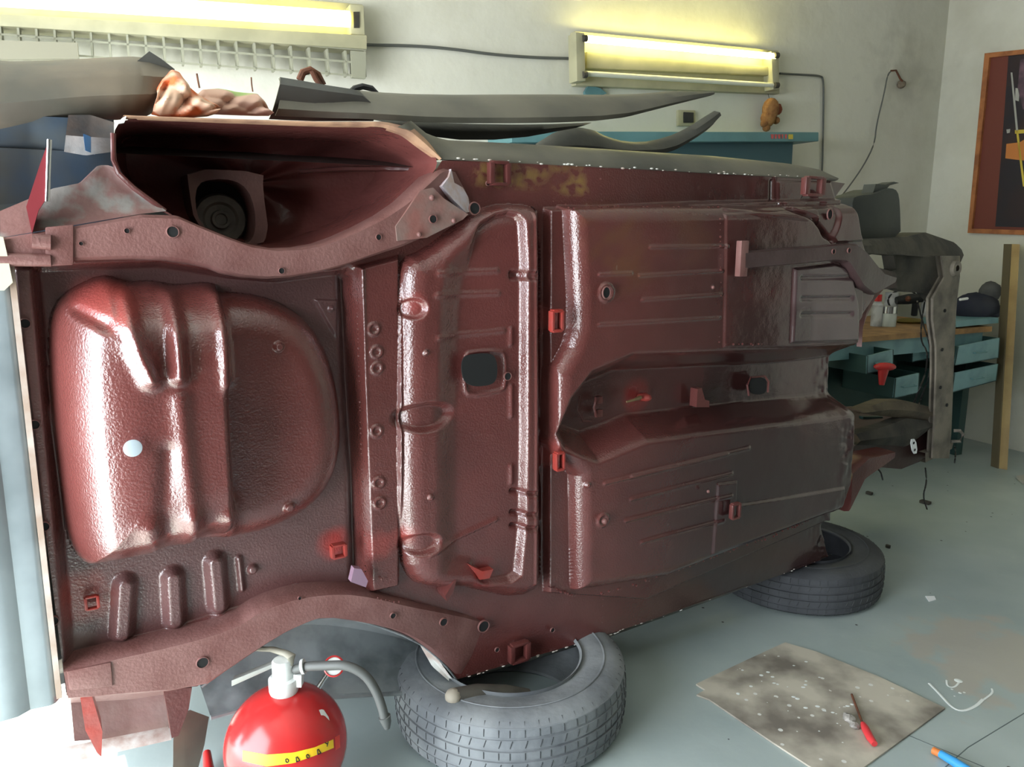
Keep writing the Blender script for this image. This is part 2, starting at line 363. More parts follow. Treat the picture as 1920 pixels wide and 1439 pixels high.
# unseen dark slab added on the right wall for pan reflections, with pale strip
slab('reflected_dark_slab', [R(.04, 4.2, 0), R(.04, 6.38, 0), R(.04, 6.38, 2.2), R(.04, 4.2, 2.2)], e1 * .035, M['darkslab'])
slab('reflected_pale_strip', [R(.045, 4.86, .12), R(.045, 5.14, .12), R(.045, 5.14, 1.3), R(.045, 4.86, 1.3)], e1 * .004, M['ceil'])
slab('ground', [R(A_LEFT + .15, -4, -.02), R(A_LEFT + 12, -4, -.02), R(A_LEFT + 12, 12, -.02), R(A_LEFT + .15, 12, -.02)], (0, 0, -.1), M['ground'])
# floor joints and the painted cracks
for k, (p, q) in enumerate((((1700, 1378), (1860, 1445)), ((1925, 1335), (1815, 1402)), ((1815, 1402), (1760, 1450)))):
    a = on_floor(*p, .0008); b = on_floor(*q, .0008); d = (b - a).normalized(); s = Vector((-d.y, d.x, 0)) * .0012
    o = MB().prism([a - s, b - s, b + s, a + s], (0, 0, -.004)).build('trim_%d' % (k + 1), 'jointm'); tag(o, kind='structure')

# ================================================================== THE CAR BODY
car = empty('car_body', Wv(.6, 0, -.5), 'stripped car body on its side, maroon primed underside facing the room, resting on two tyres', 'car')
def SS(x, a, b):
    t = np.clip((x - a) / (b - a), 0, 1); return t * t * (3 - 2 * t)
def RP(t):
    t = np.clip(t, 0, 1); return np.sqrt(np.maximum(0, 1 - (1 - t) ** 2))
def puv(pts, h=0.0): return np.array([P(p[0], p[1], p[2] if len(p) > 2 else h) for p in pts])
def sdist(poly, U, V, pad=.12):
    """signed distance to a closed outline, negative inside"""
    out = np.full(U.shape, 9.0); lo = poly.min(0) - pad; hi = poly.max(0) + pad
    m = (U > lo[0]) & (U < hi[0]) & (V > lo[1]) & (V < hi[1]); x = U[m]; y = V[m]
    d = np.full(x.shape, 9.0); ins = np.zeros(x.shape, bool); n = len(poly)
    for i in range(n):
        x1, y1 = poly[i]; x2, y2 = poly[(i + 1) % n]; dx, dy = x2 - x1, y2 - y1; L = dx * dx + dy * dy + 1e-12
        t = np.clip(((x - x1) * dx + (y - y1) * dy) / L, 0, 1); d = np.minimum(d, np.hypot(x - x1 - t * dx, y - y1 - t * dy))
        c = ((y1 > y) != (y2 > y)) & (x < (x2 - x1) * (y - y1) / (y2 - y1 + 1e-12) + x1); ins ^= c
    out[m] = np.where(ins, -d, d); return out
def ldist(line, U, V, pad=.12):
    out = np.full(U.shape, 9.0); lo = line.min(0) - pad; hi = line.max(0) + pad
    m = (U > lo[0]) & (U < hi[0]) & (V > lo[1]) & (V < hi[1]); x = U[m]; y = V[m]; d = np.full(x.shape, 9.0)
    for (x1, y1), (x2, y2) in zip(line, line[1:]):
        dx, dy = x2 - x1, y2 - y1; L = dx * dx + dy * dy + 1e-12
        t = np.clip(((x - x1) * dx + (y - y1) * dy) / L, 0, 1); d = np.minimum(d, np.hypot(x - x1 - t * dx, y - y1 - t * dy))
    out[m] = d; return out
def sm(pts, it=2):   # smooth a closed outline
    p = [tuple(q) + ((0.0,) if len(q) == 2 else ()) for q in pts]
    for _ in range(it):
        o = []
        for a, b in zip(p, p[1:] + p[:1]):
            o += [tuple(.75 * x + .25 * y for x, y in zip(a, b)), tuple(.25 * x + .75 * y for x, y in zip(a, b))]
        p = o
    return p
# outer edges of the sheet
topL = puv([(18, 470), (130, 440), (310, 402), (400, 442), (490, 475), (580, 472), (650, 447), (740, 402), (800, 350), (828, 301), (870, 302), (1000, 306), (1150, 313), (1300, 324), (1450, 332), (1545, 338), (1590, 345)])
botL = puv([(125, 1305), (370, 1288), (430, 1246), (520, 1186), (600, 1150), (680, 1161), (780, 1200), (830, 1241), (857, 1274), (1000, 1232), (1150, 1187), (1350, 1118), (1500, 1066), (1560, 1042)])
leftE = puv([(18, 470), (125, 1305)]); 
rightE = puv([(1592, 345), (1602, 380), (1612, 440), (1625, 478), (1652, 528), (1640, 560), (1612, 600), (1606, 700), (1606, 780), (1602, 850), (1600, 900), (1582, 950), (1578, 1000), (1560, 1042)], .07)
rightE[0] = P(1592, 345); rightE[-1] = P(1560, 1042)
NU, NV = 820, 480
tb = np.linspace(0, 1, NV); ta = np.linspace(0, 1, NU)
vR = np.interp(tb, (rightE[::-1, 1] - rightE[-1, 1]) / (rightE[0, 1] - rightE[-1, 1]), rightE[::-1, 0])
vLf = np.interp(tb, [0, 1], [leftE[1, 0], leftE[0, 0]])
U = vLf[None, :] + (vR - vLf)[None, :] * ta[:, None]
Vt = np.interp(U, topL[:, 0], topL[:, 1]); Vb = np.interp(U, botL[:, 0], botL[:, 1])
V = Vb + (Vt - Vb) * tb[None, :]
def smoothmin_edge(x): return x
H = np.zeros_like(U)
Col = np.ones(U.shape + (3,)) * np.array(lin(MAROON)); Rg = np.full(U.shape, .24)
def paint(mask, c, rough=None):
    global Col, Rg
    m = np.clip(mask, 0, 1); Col = Col * (1 - m[..., None]) + np.array(lin(c)) * m[..., None]
    if rough is not None: Rg = Rg * (1 - m) + rough * m
def noise(s, seed=0, oct=3):
    r = np.random.default_rng(seed); out = np.zeros_like(U)
    for k in range(oct):
        for _ in range(5):
            a = r.uniform(0, 2 * PI); f = s * (2 ** k) * r.uniform(.6, 1.4)
            out += np.sin((U * math.cos(a) + V * math.sin(a)) * f + r.uniform(0, 6.28)) / (2 ** k)
    return out / 5
# --- luggage floor (recessed between the rails)
trunk = puv([(62, 500), (300, 492), (440, 515), (520, 522), (640, 508), (662, 520), (675, 800), (688, 1110), (560, 1112), (470, 1150), (330, 1195), (130, 1245)])
sdT = sdist(trunk, U, V); H += -.03 * SS(-sdT, -.004, .012)
# --- spare wheel / fuel tub: deep left half and shallower round right half
tubB = puv(sm([(430, 548, .02), (520, 562, .02), (590, 605, .03), (640, 690, .05), (660, 800, .06), (655, 890, .07), (620, 960, .08), (550, 1010, .09), (470, 1040, .1), (300, 1040, .08), (250, 800, .0), (300, 560, .02)]))
tubA = puv(sm([(92, 700, -.02), (90, 610, -.02), (108, 560, 0), (160, 530, .0), (200, 517, .03), (245, 534, .03), (290, 528, .03), (335, 540, .03), (390, 532, .03), (425, 540, .06), (560, 560, .16), (600, 800, .17), (580, 1030, .16), (462, 1044, .16), (430, 1052, .16), (370, 1068, .16), (320, 1085, .16), (290, 1092, .16), (250, 1098, .14), (200, 1092, .1), (155, 1068, .02), (125, 1010, -.02), (110, 900, -.02), (98, 800, -.02)]))
sB = sdist(tubB, U, V, .2); sA = sdist(tubA, U, V, .2)
hB = .095 * RP(-sB / .085) - .03
tA = np.clip(-sA / .15, 0, 1)
rline = puv([(425, 500, .12), (440, 560, .15), (446, 700, .16), (450, 800, .16), (458, 960, .16), (463, 1045, .15), (463, 1100, .14)]); xr = np.interp(V, rline[::-1, 1], rline[::-1, 0])
rA = RP((xr - U) / .028)
hA = .185 * (RP(tA) * .75 + .25 * SS(tA, 0, .55)) * rA - .03; sA = np.maximum(sA, U - xr)
hT = np.maximum(np.where(sB < 0, hB, -9), np.where(sA < 0, hA, -9))
inTub = hT > -1
# soft top of the tub: pressed ribs
def ridge(pts, hgt, w, h=.16, end=None):
    d = ldist(puv(pts, h), U, V); return hgt * np.exp(-(d / w) ** 2)
ribs = ridge([(232, 560, .05), (243, 610, .13), (262, 665, .15), (284, 712, .16)], .026, .016) + ridge([(318, 556, .06), (328, 610, .14), (335, 705, .16)], .028, .015) + ridge([(413, 560, .08), (425, 620, .15), (437, 720, .16)], .022, .016)
ribs += ridge([(338, 750), (348, 860), (362, 960), (368, 1050)], .011, .018) + ridge([(440, 980), (452, 1045)], .016, .022) + ridge([(286, 1000), (296, 1082)], .014, .024) + ridge([(364, 980), (372, 1060)], .012, .022)
ribs -= ridge([(150, 588, .1), (200, 612, .14)], .016, .012) + ridge([(316, 850), (312, 960), (322, 1060)], .008, .016) + ridge([(405, 580, .1), (412, 640, .15)], .004, .015)
ribs -= ridge([(298, 590, .1), (312, 690, .16)], .006, .016) + ridge([(352, 600, .12), (364, 700, .16)], .006, .014)
hT = hT + ribs * np.clip((hT + .03) / .06, 0, 1)
H = np.where(inTub, np.maximum(hT, H), H)
for p, q in (((235, 1098), (229, 1188)), ((325, 1085), (329, 1165)), ((404, 1056), (411, 1137))):
    d = ldist(puv([p, q], -.02), U, V); H = np.where(inTub, H, H + .022 * SS(.028 - d, 0, .02))
d = ldist(puv([(449, 1050), (455, 1108)], -.02), U, V); H = np.where(inTub, H, H + .010 * SS(.01 - d, 0, .01))
for x, y, h, r in ((521, 650, .06, .012), (543, 953, .06, .014), (475, 1070, -.02, .013), (622, 579, -.02, .008)):
    u0, v0 = P(x, y, h); d = np.hypot(U - u0, V - v0); H += .012 * SS(r - d, 0, .006)
# triangular pressing upper right of the tub
H += .006 * SS(-sdist(puv([(588, 560), (636, 562), (634, 640), (610, 600)], -.02), U, V), 0, .005)
# rear flange strip with its seam
flg = puv([(22, 500), (60, 500), (128, 1240), (128, 1300), (115, 1300)]); H += .012 * SS(-sdist(flg, U, V), 0, .006); sFlg = sdist(flg, U, V)
# --- cross member and the dark channel to its left
H -= .022 * np.exp(-(ldist(puv([(652, 515), (660, 700), (672, 900), (676, 1100)]), U, V) / .012) ** 2)
xm = puv([(667, 500), (745, 480), (745, 1095), (690, 1108)]); H += .022 * SS(-sdist(xm, U, V), -.003, .008) * 1.0
H += .008 * np.exp(-(ldist(puv([(670, 505), (678, 800), (686, 1100)]), U, V) / .006) ** 2)
for x, y in ((700, 617), (705, 660), (706, 690), (705, 808), (709, 905), (711, 943)):
    u0, v0 = P(x, y, .02); d = np.hypot(U - u0, V - v0); H += .005 * np.exp(-((d - .012) / .004) ** 2)
# --- seat pan
seat = puv(sm([(742, 520), (752, 484), (790, 470), (845, 428), (895, 394), (940, 383), (990, 386), (1006, 400), (1006, 700), (1008, 1060), (1003, 1098), (960, 1118), (900, 1105), (860, 1095), (800, 1098), (765, 1085), (747, 1045), (738, 900), (740, 700)], 1))
sS = sdist(seat, U, V)
H = H + .055 * RP(-sS / .055) * (sS < 0)
inner = puv(sm([(808, 500), (850, 450), (905, 405), (950, 396), (968, 420), (968, 700), (966, 1060), (930, 1085), (820, 1080), (800, 1060), (800, 700)], 1), .04); sI = sdist(inner, U, V)
wI = np.where(U > P(890, 700)[0], .018, .018 + .06 * SS(P(890, 700)[0] - U, 0, .04)); tI = np.clip((-sI + .006) / wI, 0, 1)
H -= .026 * tI * tI * (3 - 2 * tI)
for xx in (1004, 1024): H += .006 * np.exp(-(ldist(puv([(xx, 400), (xx + 1, 700), (xx, 1095)], .05), U, V) / .0045) ** 2)
for x, y, rx, ry, dep in ((778, 580, .03, .024, .014), (800, 783, .075, .035, .022), (792, 1022, .05, .028, .018)):
    u0, v0 = P(x, y, .05); q = np.sqrt(((U - u0) / rx) ** 2 + ((V - v0) / ry) ** 2); H -= dep * SS(1.15 - q, 0, .5)
for a, b in (((815, 512), (932, 508)), ((812, 553), (935, 550)), ((815, 632), (945, 620)), ((930, 975), (800, 1035))):
    H += .004 * np.exp(-(ldist(puv([a, b], .03), U, V) / .006) ** 2)
rim = sdist(puv(sm([(862, 665), (870, 658), (928, 655), (936, 668), (936, 722), (925, 730), (870, 738), (860, 725)], 1), .03), U, V); H += .006 * np.exp(-(rim / .005) ** 2)
for y0, y1 in ((618, 645), (725, 780), (875, 905)):
    H += .006 * np.exp(-(ldist(puv([(958, y0), (958, y1)], .03), U, V) / .006) ** 2)
# channel right of the pan and the notches in its lip
H -= .055 * SS(.0095 - ldist(puv([(1013, 396), (1015, 700), (1014, 1098)], .04), U, V), 0, .003)
for y in (513, 520, 925, 965, 990):
    H -= .010 * np.exp(-(ldist(puv([(968, y), (1004, y + 1)], .05), U, V) / .006) ** 2)
# --- front floor, stepping up along the kinked left edge
fr = puv([(1068, 385, .06), (1076, 560, .06), (1076, 615, .06), (1066, 650, .06), (1040, 698, .06), (1035, 840, .06), (1052, 862, .06), (1078, 895, .06), (1082, 1112, .06), (1250, 1085, .06), (1570, 960, .06), (1720, 900), (1720, 380), (1400, 386, .06)])
stp = puv([(1019, 392), (1300, 380), (1720, 370), (1720, 900), (1560, 965), (1200, 1120), (1019, 1108)]); H += .028 * SS(-sdist(stp, U, V), -.003, .006) * (U > P(1015, 700)[0])
sF = sdist(fr, U, V); H = H + np.where(sF < 0, .05 * RP(-sF / .045), 0)
# tunnel
tun = puv([(1050, 745, .0), (1085, 700, .0), (1180, 676, .06), (1480, 664, .06), (1720, 640, .06), (1720, 748, .08), (1560, 776, .09), (1400, 795, .09), (1220, 818, .09), (1130, 855, .09), (1075, 838, .09), (1052, 815, .06)])
sTn = sdist(tun, U, V, .2); H -= .105 * SS(-sTn, -.028, .045)
H += .0 * U
for l in ([(1215, 464), (1358, 462)], [(1195, 517), (1352, 508)], [(1200, 562), (1350, 552)], [(1120, 608), (1345, 596)], [(1120, 515), (1180, 512)]):
    H += .004 * np.exp(-(ldist(puv(l, .07), U, V) / .004) ** 2)
for l in ([(1180, 892), (1358, 851)], [(1180, 935), (1368, 887)], [(1170, 975), (1365, 928)], [(1200, 1015), (1350, 975)], [(1130, 905), (1400, 840)]):
    H += .005 * np.exp(-(ldist(puv(l, .07), U, V) / .005) ** 2)
H += .006 * SS(-sdist(puv([(1356, 400), (1620, 385), (1610, 650), (1352, 652)], .07), U, V), 0, .004)
# lower pan: flat strip + sill step, upper too
H += .007 * SS(-sdist(puv([(1340, 905), (1378, 900), (1376, 945), (1580, 912), (1575, 1000), (1560, 960), (1330, 1040)], .07), U, V), 0, .006)
sill_lo = puv([(1130, 1125), (1300, 1065), (1560, 968), (1620, 940), (1600, 1080), (1135, 1240)], .03); H -= .0 * U
for x, y, h, r in ((1137, 549, .08, .02), (1131, 976, .08, .016), (1337, 539, .08, .006), (1328, 922, .08, .006), (806, 932, .05, .009), (797, 661, .05, .008), (1090, 905, .05, .01)):
    u0, v0 = P(x, y, h); d = np.hypot(U - u0, V - v0); H += .006 * np.exp(-((d - r) / .005) ** 2) if r > .012 else .009 * SS(r - d, 0, .006)
# front cut: gusset ring and the battered edge
u0, v0 = P(1553, 402, .08); q = np.sqrt(((U - u0) / .05) ** 2 + ((V - v0) / .075) ** 2); H -= .012 * SS(1.1 - q, 0, .3)
gus = puv([(1490, 336), (1592, 338), (1625, 452), (1560, 456), (1522, 408), (1490, 392)], .07); H += .014 * SS(-sdist(gus, U, V), 0, .006) * .4
H -= .014 * np.exp(-(ldist(puv([(1487, 338), (1486, 392), (1525, 412), (1558, 452)], .08), U, V) / .006) ** 2)
H += .007 * np.exp(-(ldist(puv([(1366, 390), (1440, 402), (1520, 410)], .07), U, V) / .008) ** 2)
pat = puv([(1484, 503), (1560, 494), (1580, 500), (1596, 525), (1606, 570), (1606, 640), (1478, 644)], .08); sP = sdist(pat, U, V); H += .010 * SS(-sP, 0, .008)
for y in (521, 560, 590): H -= .007 * np.exp(-(ldist(puv([(1497, y), (1590, y - 1)], .08), U, V) / .007) ** 2)
edge_d = (vR[None, :] - U)
H += edge_d.clip(0, .05) * 0 + noise(60, 4) * .004 * SS(.12 - edge_d, 0, .1) * (V < P(1600, 640)[1])
H -= .035 * SS(.02 - edge_d, 0, .02)
H += noise(7, 1, 2) * .0022 + noise(22, 2, 2) * .0007
# pigments: colour differences laid into the primer
paint(SS(-sdT, 0, .02) * .8 * (~inTub), (92, 64, 63), .34)
paint(np.where(inTub, 1, 0) * SS(-np.minimum(sA, sB), 0, .03) * .8, (96, 50, 47), .24)
rn = noise(40, 11)
rs = noise(170, 21)
paint(SS(-sdist(puv([(895, 312), (1090, 318), (1100, 375), (1040, 352), (890, 340)]), U, V), -.02, .01) * SS(rn, -.7, .3) * SS(rs, -.5, .4) * .85, (128, 100, 52), .6)
paint(SS(-sdist(puv([(845, 318), (882, 395), (828, 350)], .02), U, V), 0, .003), (214, 205, 212), .3)
paint(SS(-sdist(puv([(1095, 395), (1340, 392), (1330, 470), (1110, 560)], .07), U, V), -.05, .03) * SS(rn, -.4, .6) * .35, (104, 74, 40), .35)
for x, y, h, r, c in ((1033, 602, .06, .03, REDP), (1040, 858, .06, .03, REDP), (630, 1022, -.02, .03, (176, 50, 44)), (712, 1022, .02, .03, (140, 54, 48)), (760, 1010, .04, .02, (150, 58, 52)), (1205, 745, .0, .045, (150, 44, 40)), (905, 1070, .03, .03, (150, 44, 44)), (205, 570, .1, .04, (150, 60, 54)), (780, 575, .05, .02, (150, 62, 58)), (150, 1125, -.02, .05, (150, 70, 62)), (165, 560, .1, .02, (140, 60, 56))):
    u0, v0 = P(x, y, h); d = np.hypot(U - u0, V - v0) + noise(90, int(x), 2) * .006; paint(SS(r - d, -.022, .018) * .6, c, .4)
paint(SS(-sdist(puv([(125, 1120), (215, 1130), (220, 1195), (135, 1225)], -.02), U, V), -.015, .015) * SS(rn, -.6, .4) * .8, (150, 132, 128), .6)
paint(SS(.10 - edge_d, 0, .08) * SS(rn, -.3, .5) * (V < P(1600, 560)[1]) * (V > P(1600, 900)[1]) * .6, (112, 100, 108), .55)
deepf = SS(U, P(1080, 700)[0], P(1350, 700)[0]); lowf = SS(P(1300, 760)[1] - V, -.1, .25); paint(deepf * .85, (66, 38, 36), .16); paint(SS(-sP, -.01, .01) * .7, (84, 70, 72), .25); paint(deepf * lowf * .8, (46, 26, 27), .16); paint(SS(U, P(1330, 560)[0], P(1360, 560)[0]) * SS(P(1300, 560)[1] - V, -.01, .06) * SS(P(1480, 560)[0] - U, -.02, .02) * .6, (44, 26, 26), .2)  # primer set darker towards the front and lower down
paint(SS(-sI, -.01, .03) * .5, (96, 50, 48), .2)
paint(SS(-sFlg, -.002, .006) * .8, (106, 78, 75), .45)
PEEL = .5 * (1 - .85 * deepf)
# normals and world positions
Wx = O2[0] + UA[0] * U + UN[0] * H; Wy = O2[1] + UA[1] * U + UN[1] * H; Wz = V
G3 = np.stack([Wx, Wy, Wz], -1); du = np.gradient(G3, axis=0); dv = np.gradient(G3, axis=1); NN = np.cross(du, dv)
NN /= np.linalg.norm(NN, axis=-1, keepdims=True) + 1e-12
if (NN[..., 0] * UN[0] + NN[..., 1] * UN[1]).mean() < 0: NN = -NN; FLIP = True
else: FLIP = False
def field_part(name, fmask, parent=car, m='primer', label=None):
    """one sheet part of the pressed underside, from the faces where fmask is true"""
    used = np.zeros(U.shape, bool); fi, fj = np.nonzero(fmask)
    for a, b in ((0, 0), (1, 0), (1, 1), (0, 1)): used[fi + a, fj + b] = True
    idx = -np.ones(U.shape, int); idx[used] = np.arange(used.sum())
    pts = G3[used] - np.array(car.location) - np.array((0, 0, 0)); nr = NN[used]
    quads = np.stack([idx[fi, fj], idx[fi + 1, fj], idx[fi + 1, fj + 1], idx[fi, fj + 1]], 1)
    if FLIP: quads = quads[:, ::-1]
    me = bpy.data.meshes.new(name); me.vertices.add(len(pts)); me.vertices.foreach_set('co', pts.astype(np.float32).ravel())
    nf = len(quads); me.loops.add(nf * 4); me.loops.foreach_set('vertex_index', quads.astype(np.int32).ravel())
    me.polygons.add(nf); me.polygons.foreach_set('loop_start', np.arange(0, nf * 4, 4, dtype=np.int32))
    me.polygons.foreach_set('use_smooth', np.ones(nf, bool)); me.update(calc_edges=True); me.validate()
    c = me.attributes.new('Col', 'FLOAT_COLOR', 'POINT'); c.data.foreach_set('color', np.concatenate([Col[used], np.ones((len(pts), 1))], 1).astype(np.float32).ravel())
    g = me.attributes.new('Rgh', 'FLOAT', 'POINT'); g.data.foreach_set('value', Rg[used].astype(np.float32))
    g = me.attributes.new('Peel', 'FLOAT', 'POINT'); g.data.foreach_set('value', PEEL[used].astype(np.float32))
    me.normals_split_custom_set_from_vertices([tuple(x) for x in nr])
    o = link(name, me, M[m], parent)
    if label: o['label'] = label
    return o
def fcen(A): return (A[:-1, :-1] + A[1:, :-1] + A[1:, 1:] + A[:-1, 1:]) / 4
cU, cV = fcen(U), fcen(V)
fA, fB = fcen(sA) < 0, fcen(sB) < 0; fTr = fcen(sdT) < 0.004
uX = P(667, 800)[0]; uX2 = P(743, 800)[0]; uS = P(1018, 700)[0]
mWell = fA | fB
mTunnel = (fcen(sTn) < .02) & (cU > P(1055, 750)[0])
vS0 = np.interp(cU, *puv([(1018, 386), (1300, 386), (1600, 380)]).T); vS1 = np.interp(cU, *puv([(1018, 1112), (1130, 1120), (1300, 1065), (1560, 968), (1600, 950)]).T)
mTop = (cU > uX2) & (cV > np.where(cU > uS, vS0, np.interp(cU, *puv([(743, 478), (800, 462), (850, 422), (900, 386), (1018, 382)]).T)))
mBot = (cU > uX2) & (cV < np.where(cU > uS, vS1, np.interp(cU, *puv([(743, 1100), (1018, 1112)]).T)))
mSeat = (cU >= uX2) & (cU < uS) & ~mTop & ~mBot
mX = (cU >= uX) & (cU < uX2)
mFront = (cU >= uS) & ~mTop & ~mBot & ~mTunnel
mPatch = (fcen(sP) < .006) & mFront
mRear = (cU < uX) & ~mWell
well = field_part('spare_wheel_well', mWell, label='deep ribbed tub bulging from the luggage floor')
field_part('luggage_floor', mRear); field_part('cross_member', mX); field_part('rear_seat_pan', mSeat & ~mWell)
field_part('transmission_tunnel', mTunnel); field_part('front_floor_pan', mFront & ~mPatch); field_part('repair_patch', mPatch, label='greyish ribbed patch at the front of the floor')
field_part('sill', mTop, label='upper sill strip with olive rust stain'); field_part('sill', mBot, label='lower sill strip')

# --- chassis rails along both sides of the luggage floor
RP2 = [(0, -.06), (0, -.01), (.03, .012), (.08, .02), (.3, .02), (.6, .021), (.9, .02), (.96, .014), (1, -.005), (1, -.06)]
rt = [(0, 447, .03), (130, 426, .03), (310, 394, .03), (400, 434, .03), (490, 467, .03), (580, 464, .03), (650, 439, .03), (740, 392, .03), (800, 335, .015), (822, 312, -.01), (845, 318, -.02)]
rb = [(0, 492, .03), (130, 489, .03), (290, 486, .03), (380, 500, .03), (430, 520, .03), (520, 525, .03), (620, 507, .03), (700, 480, .03), (770, 458, .03), (830, 425, .015), (884, 398, -.02)]
rail_u = ribbon(rt, rb, RP2, 140, 1).build('chassis_rail', 'railp', car)
rt2 = [(118, 1247, .02), (200, 1226, .02), (330, 1196, .02), (440, 1165, .02), (490, 1132, .02), (560, 1110, .02), (640, 1104, .02), (700, 1112, .02), (760, 1128, .015), (820, 1138, .0), (880, 1148, -.012), (930, 1162, -.03)]
rb2 = [(128, 1306, .02), (375, 1290, .02), (430, 1250, .02), (520, 1190, .02), (560, 1170, .02), (600, 1154, .02), (680, 1165, .02), (740, 1180, .02), (782, 1202, .012), (830, 1243, -.003), (850, 1270, -.015), (862, 1268, -.03)]
rail_l = ribbon(rt2, rb2, RP2, 140, 1).build('chassis_rail', 'railp', car)
# clamp plates at the rail ends
for q in ([(85, 426, .055), (138, 421, .055), (138, 497, .055), (85, 500, .055)], [(125, 1260, .045), (208, 1243, .045), (212, 1288, .045), (130, 1296, .045)]):
    MB().prism([PW(*p) for p in q], Vector((*-UN, 0)) * .03).build('rail_end_plate', 'railp', car, bevel=.003)
MB().tube([PW(0, 487, .05), PW(95, 488, .05)], .012, 10).build('tow_eye_bar', 'railp', car)
MB().tube([PW(60, 452, .055), PW(95, 455, .055)], .014, 10).build('rail_boss', 'railp', car)
# grey flare plate with rivets at the rail's forward end
pl = [(788, 358, .055), (812, 352, .055), (832, 372, .055), (878, 402, .055), (868, 412, .055), (800, 446, .055), (745, 452, .055), (742, 425, .055), (770, 385, .055)]
MB().prism([PW(*p) for p in pl], Vector((*-UN, 0)) * .012).build('rail_flare_plate', mat('sanded_grey_primer', (118, 100, 94), .5, col2=(128, 84, 78), scale=14, bump=.3), car)
MB().prism([PW(x, y, h) for x, y, h in ((846, 317, .012), (842, 332, .022), (829, 349, .042), (850, 375, .044), (874, 399, .028), (882, 397, .014), (878, 370, .012), (868, 352, .014), (852, 343, .022))], Vector((*-UN, 0)) * .02).build('bare_patch', mat('pale_lilac_filler', (200, 192, 202), .3, col2=(190, 165, 160), scale=40), car)
n3 = Vector((*UN, 0)); ax = Vector((*UA, 0))
def hole(px, py, h, r, name='drain_hole_shade', oy=1.0, rim=True):  # flat black disc stands in for the shaded inside of a hole
    c = PW(px, py, h); k = PW(px + 1, py, h) - c; s = (r / FPX) * (c - Vector(CAM)).length
    rot = Matrix((ax, Vector((0, 0, 1)), n3)).transposed().to_4x4(); Mx = Matrix.Translation(c) @ rot @ Matrix.Diagonal((1, oy, 1, 1))
    o = MB().lathe([(0, .0005), (s, .0005), (s * 1.0, -.002)], Mx, 24).build(name, 'black', car)
    if rim: MB().lathe([(s * .97, -.001), (s * 1.0, .0022), (s * 1.12, .0022), (s * 1.2, -.002)], Mx, 24).build('hole_rim', 'railp', o)
    return o
for x, y, r in ((324, 435, 9), (238, 433, 4), (528, 508, 5), (152, 457, 3)): hole(x, y, .052, r)
for x, y, r, h in ((710, 445, 5, .052), (812, 411, 7, .060), (890, 391, 10, .036), (915, 344, 4, .012), (380, 1243, 9, .042), (737, 1155, 5, .042), (832, 1167, 7, .042), (907, 1175, 10, .012), (562, 1122, 3, .042), (1036, 1182, 4, .012), (932, 1219, 4, .012), (47, 607, 7, .016), (65, 797, 7, .016), (83, 988, 7, .016), (100, 1165, 7, .016), (952, 706, 7, .04)): hole(x, y, h, r)
hole(1137, 549, .098, 8, oy=1.25)
# black rounded plates standing in for the shade inside rectangular openings
def slot(pts, h, name='access_hole_shade'):
    q = sm([(x, y, h) for x, y in pts], 2)
    o = MB().prism([PW(*p) for p in q], n3 * -.004).build(name, 'black', car); return o
slot([(866, 680), (872, 667), (900, 663), (925, 664), (932, 680), (933, 705), (925, 722), (890, 726), (872, 718), (866, 700)], .046)
sl = slot([(1406, 712), (1412, 708), (1432, 708), (1438, 716), (1437, 734), (1430, 740), (1412, 740), (1405, 732)], .012)
MB().tube([PW(x, y, .014) for x, y in ((1404, 742), (1401, 722), (1408, 708), (1434, 705), (1441, 716), (1440, 736))], .0035, 6).build('hole_rim', 'maroon', sl)
# rivets/bolt heads on the flare
for x, y, h, r in ((810, 371, .062, .007), (851, 414, .060, .006), (786, 440, .060, .006), (521, 650, .075, .0), (1328, 922, .1, .005), (1337, 539, .1, .005), (1134, 978, .098, .009), (806, 932, .06, .006)):
    if r: MB().ball(PW(x, y, h), r, n=10).build('rivet', 'railp', car)
o = MB().lathe([(0, .001), (.013, .001), (.016, 0)], Matrix.Translation(PW(249, 841, .168)) @ Matrix((ax, Vector((0, 0, 1)), n3)).transposed().to_4x4(), 24).build('drain_plug', mat('pale_blue_grey', (170, 182, 190), .5), car); o['label'] = 'pale round plug in the tub'
# brackets
def bracket(name, px, py, h, w, hh, d=.02, m='redp', slotted=True):
    c = PW(px, py, h); rot = Matrix((ax, Vector((0, 0, 1)), n3)).transposed(); mb = MB()
    t = .003
    if slotted:
        for sx in (-1, 1): mb.box(c + rot @ Vector((sx * w / 2, 0, d / 2)), w * .28, hh, d, rot=rot)
        for sy in (-1, 1): mb.box(c + rot @ Vector((0, sy * hh / 2, d / 2)), w, hh * .16, d, rot=rot)
    else:
        mb.box(c + rot @ Vector((0, 0, d / 2)), w, hh, d, rot=rot)
    return mb.build(name, m, car, bevel=.002)
bracket('slotted_bracket', 1039, 601, .064, .028, .05); bracket('slotted_bracket', 1044, 863, .064, .022, .045)
bracket('jacking_socket', 932, 326, .012, .045, .05, m='maroon'); bracket('jacking_socket', 970, 1220, .012, .05, .05, m='maroon')
bracket('jacking_socket', 1520, 350, .09, .07, .05, m='maroon'); bracket('cable_bracket', 632, 1030, -.008, .03, .03, .02)
bracket('cable_bracket', 172, 1128, -.02, .022, .026, .012, m='redp')
bracket('rail_stub', 1386, 485, .10, .03, .10, .02, m='railp', slotted=False); bracket('rail_stub', 1375, 957, .1, .03, .045, .015, m='maroon')
MB().box(PW(1122, 750, .0), .02, .014, .02, YAW).box(PW(1122, 775, .0), .02, .014, .02, YAW).tube([PW(1118, 745, .01), PW(1114, 765, .01), PW(1118, 782, .01)], .004, 6).tube([PW(1087, 742, 0), PW(1083, 770, 0), PW(1092, 790, 0), PW(1108, 790, 0)], .003, 6).build('handbrake_bracket', 'maroon', car)
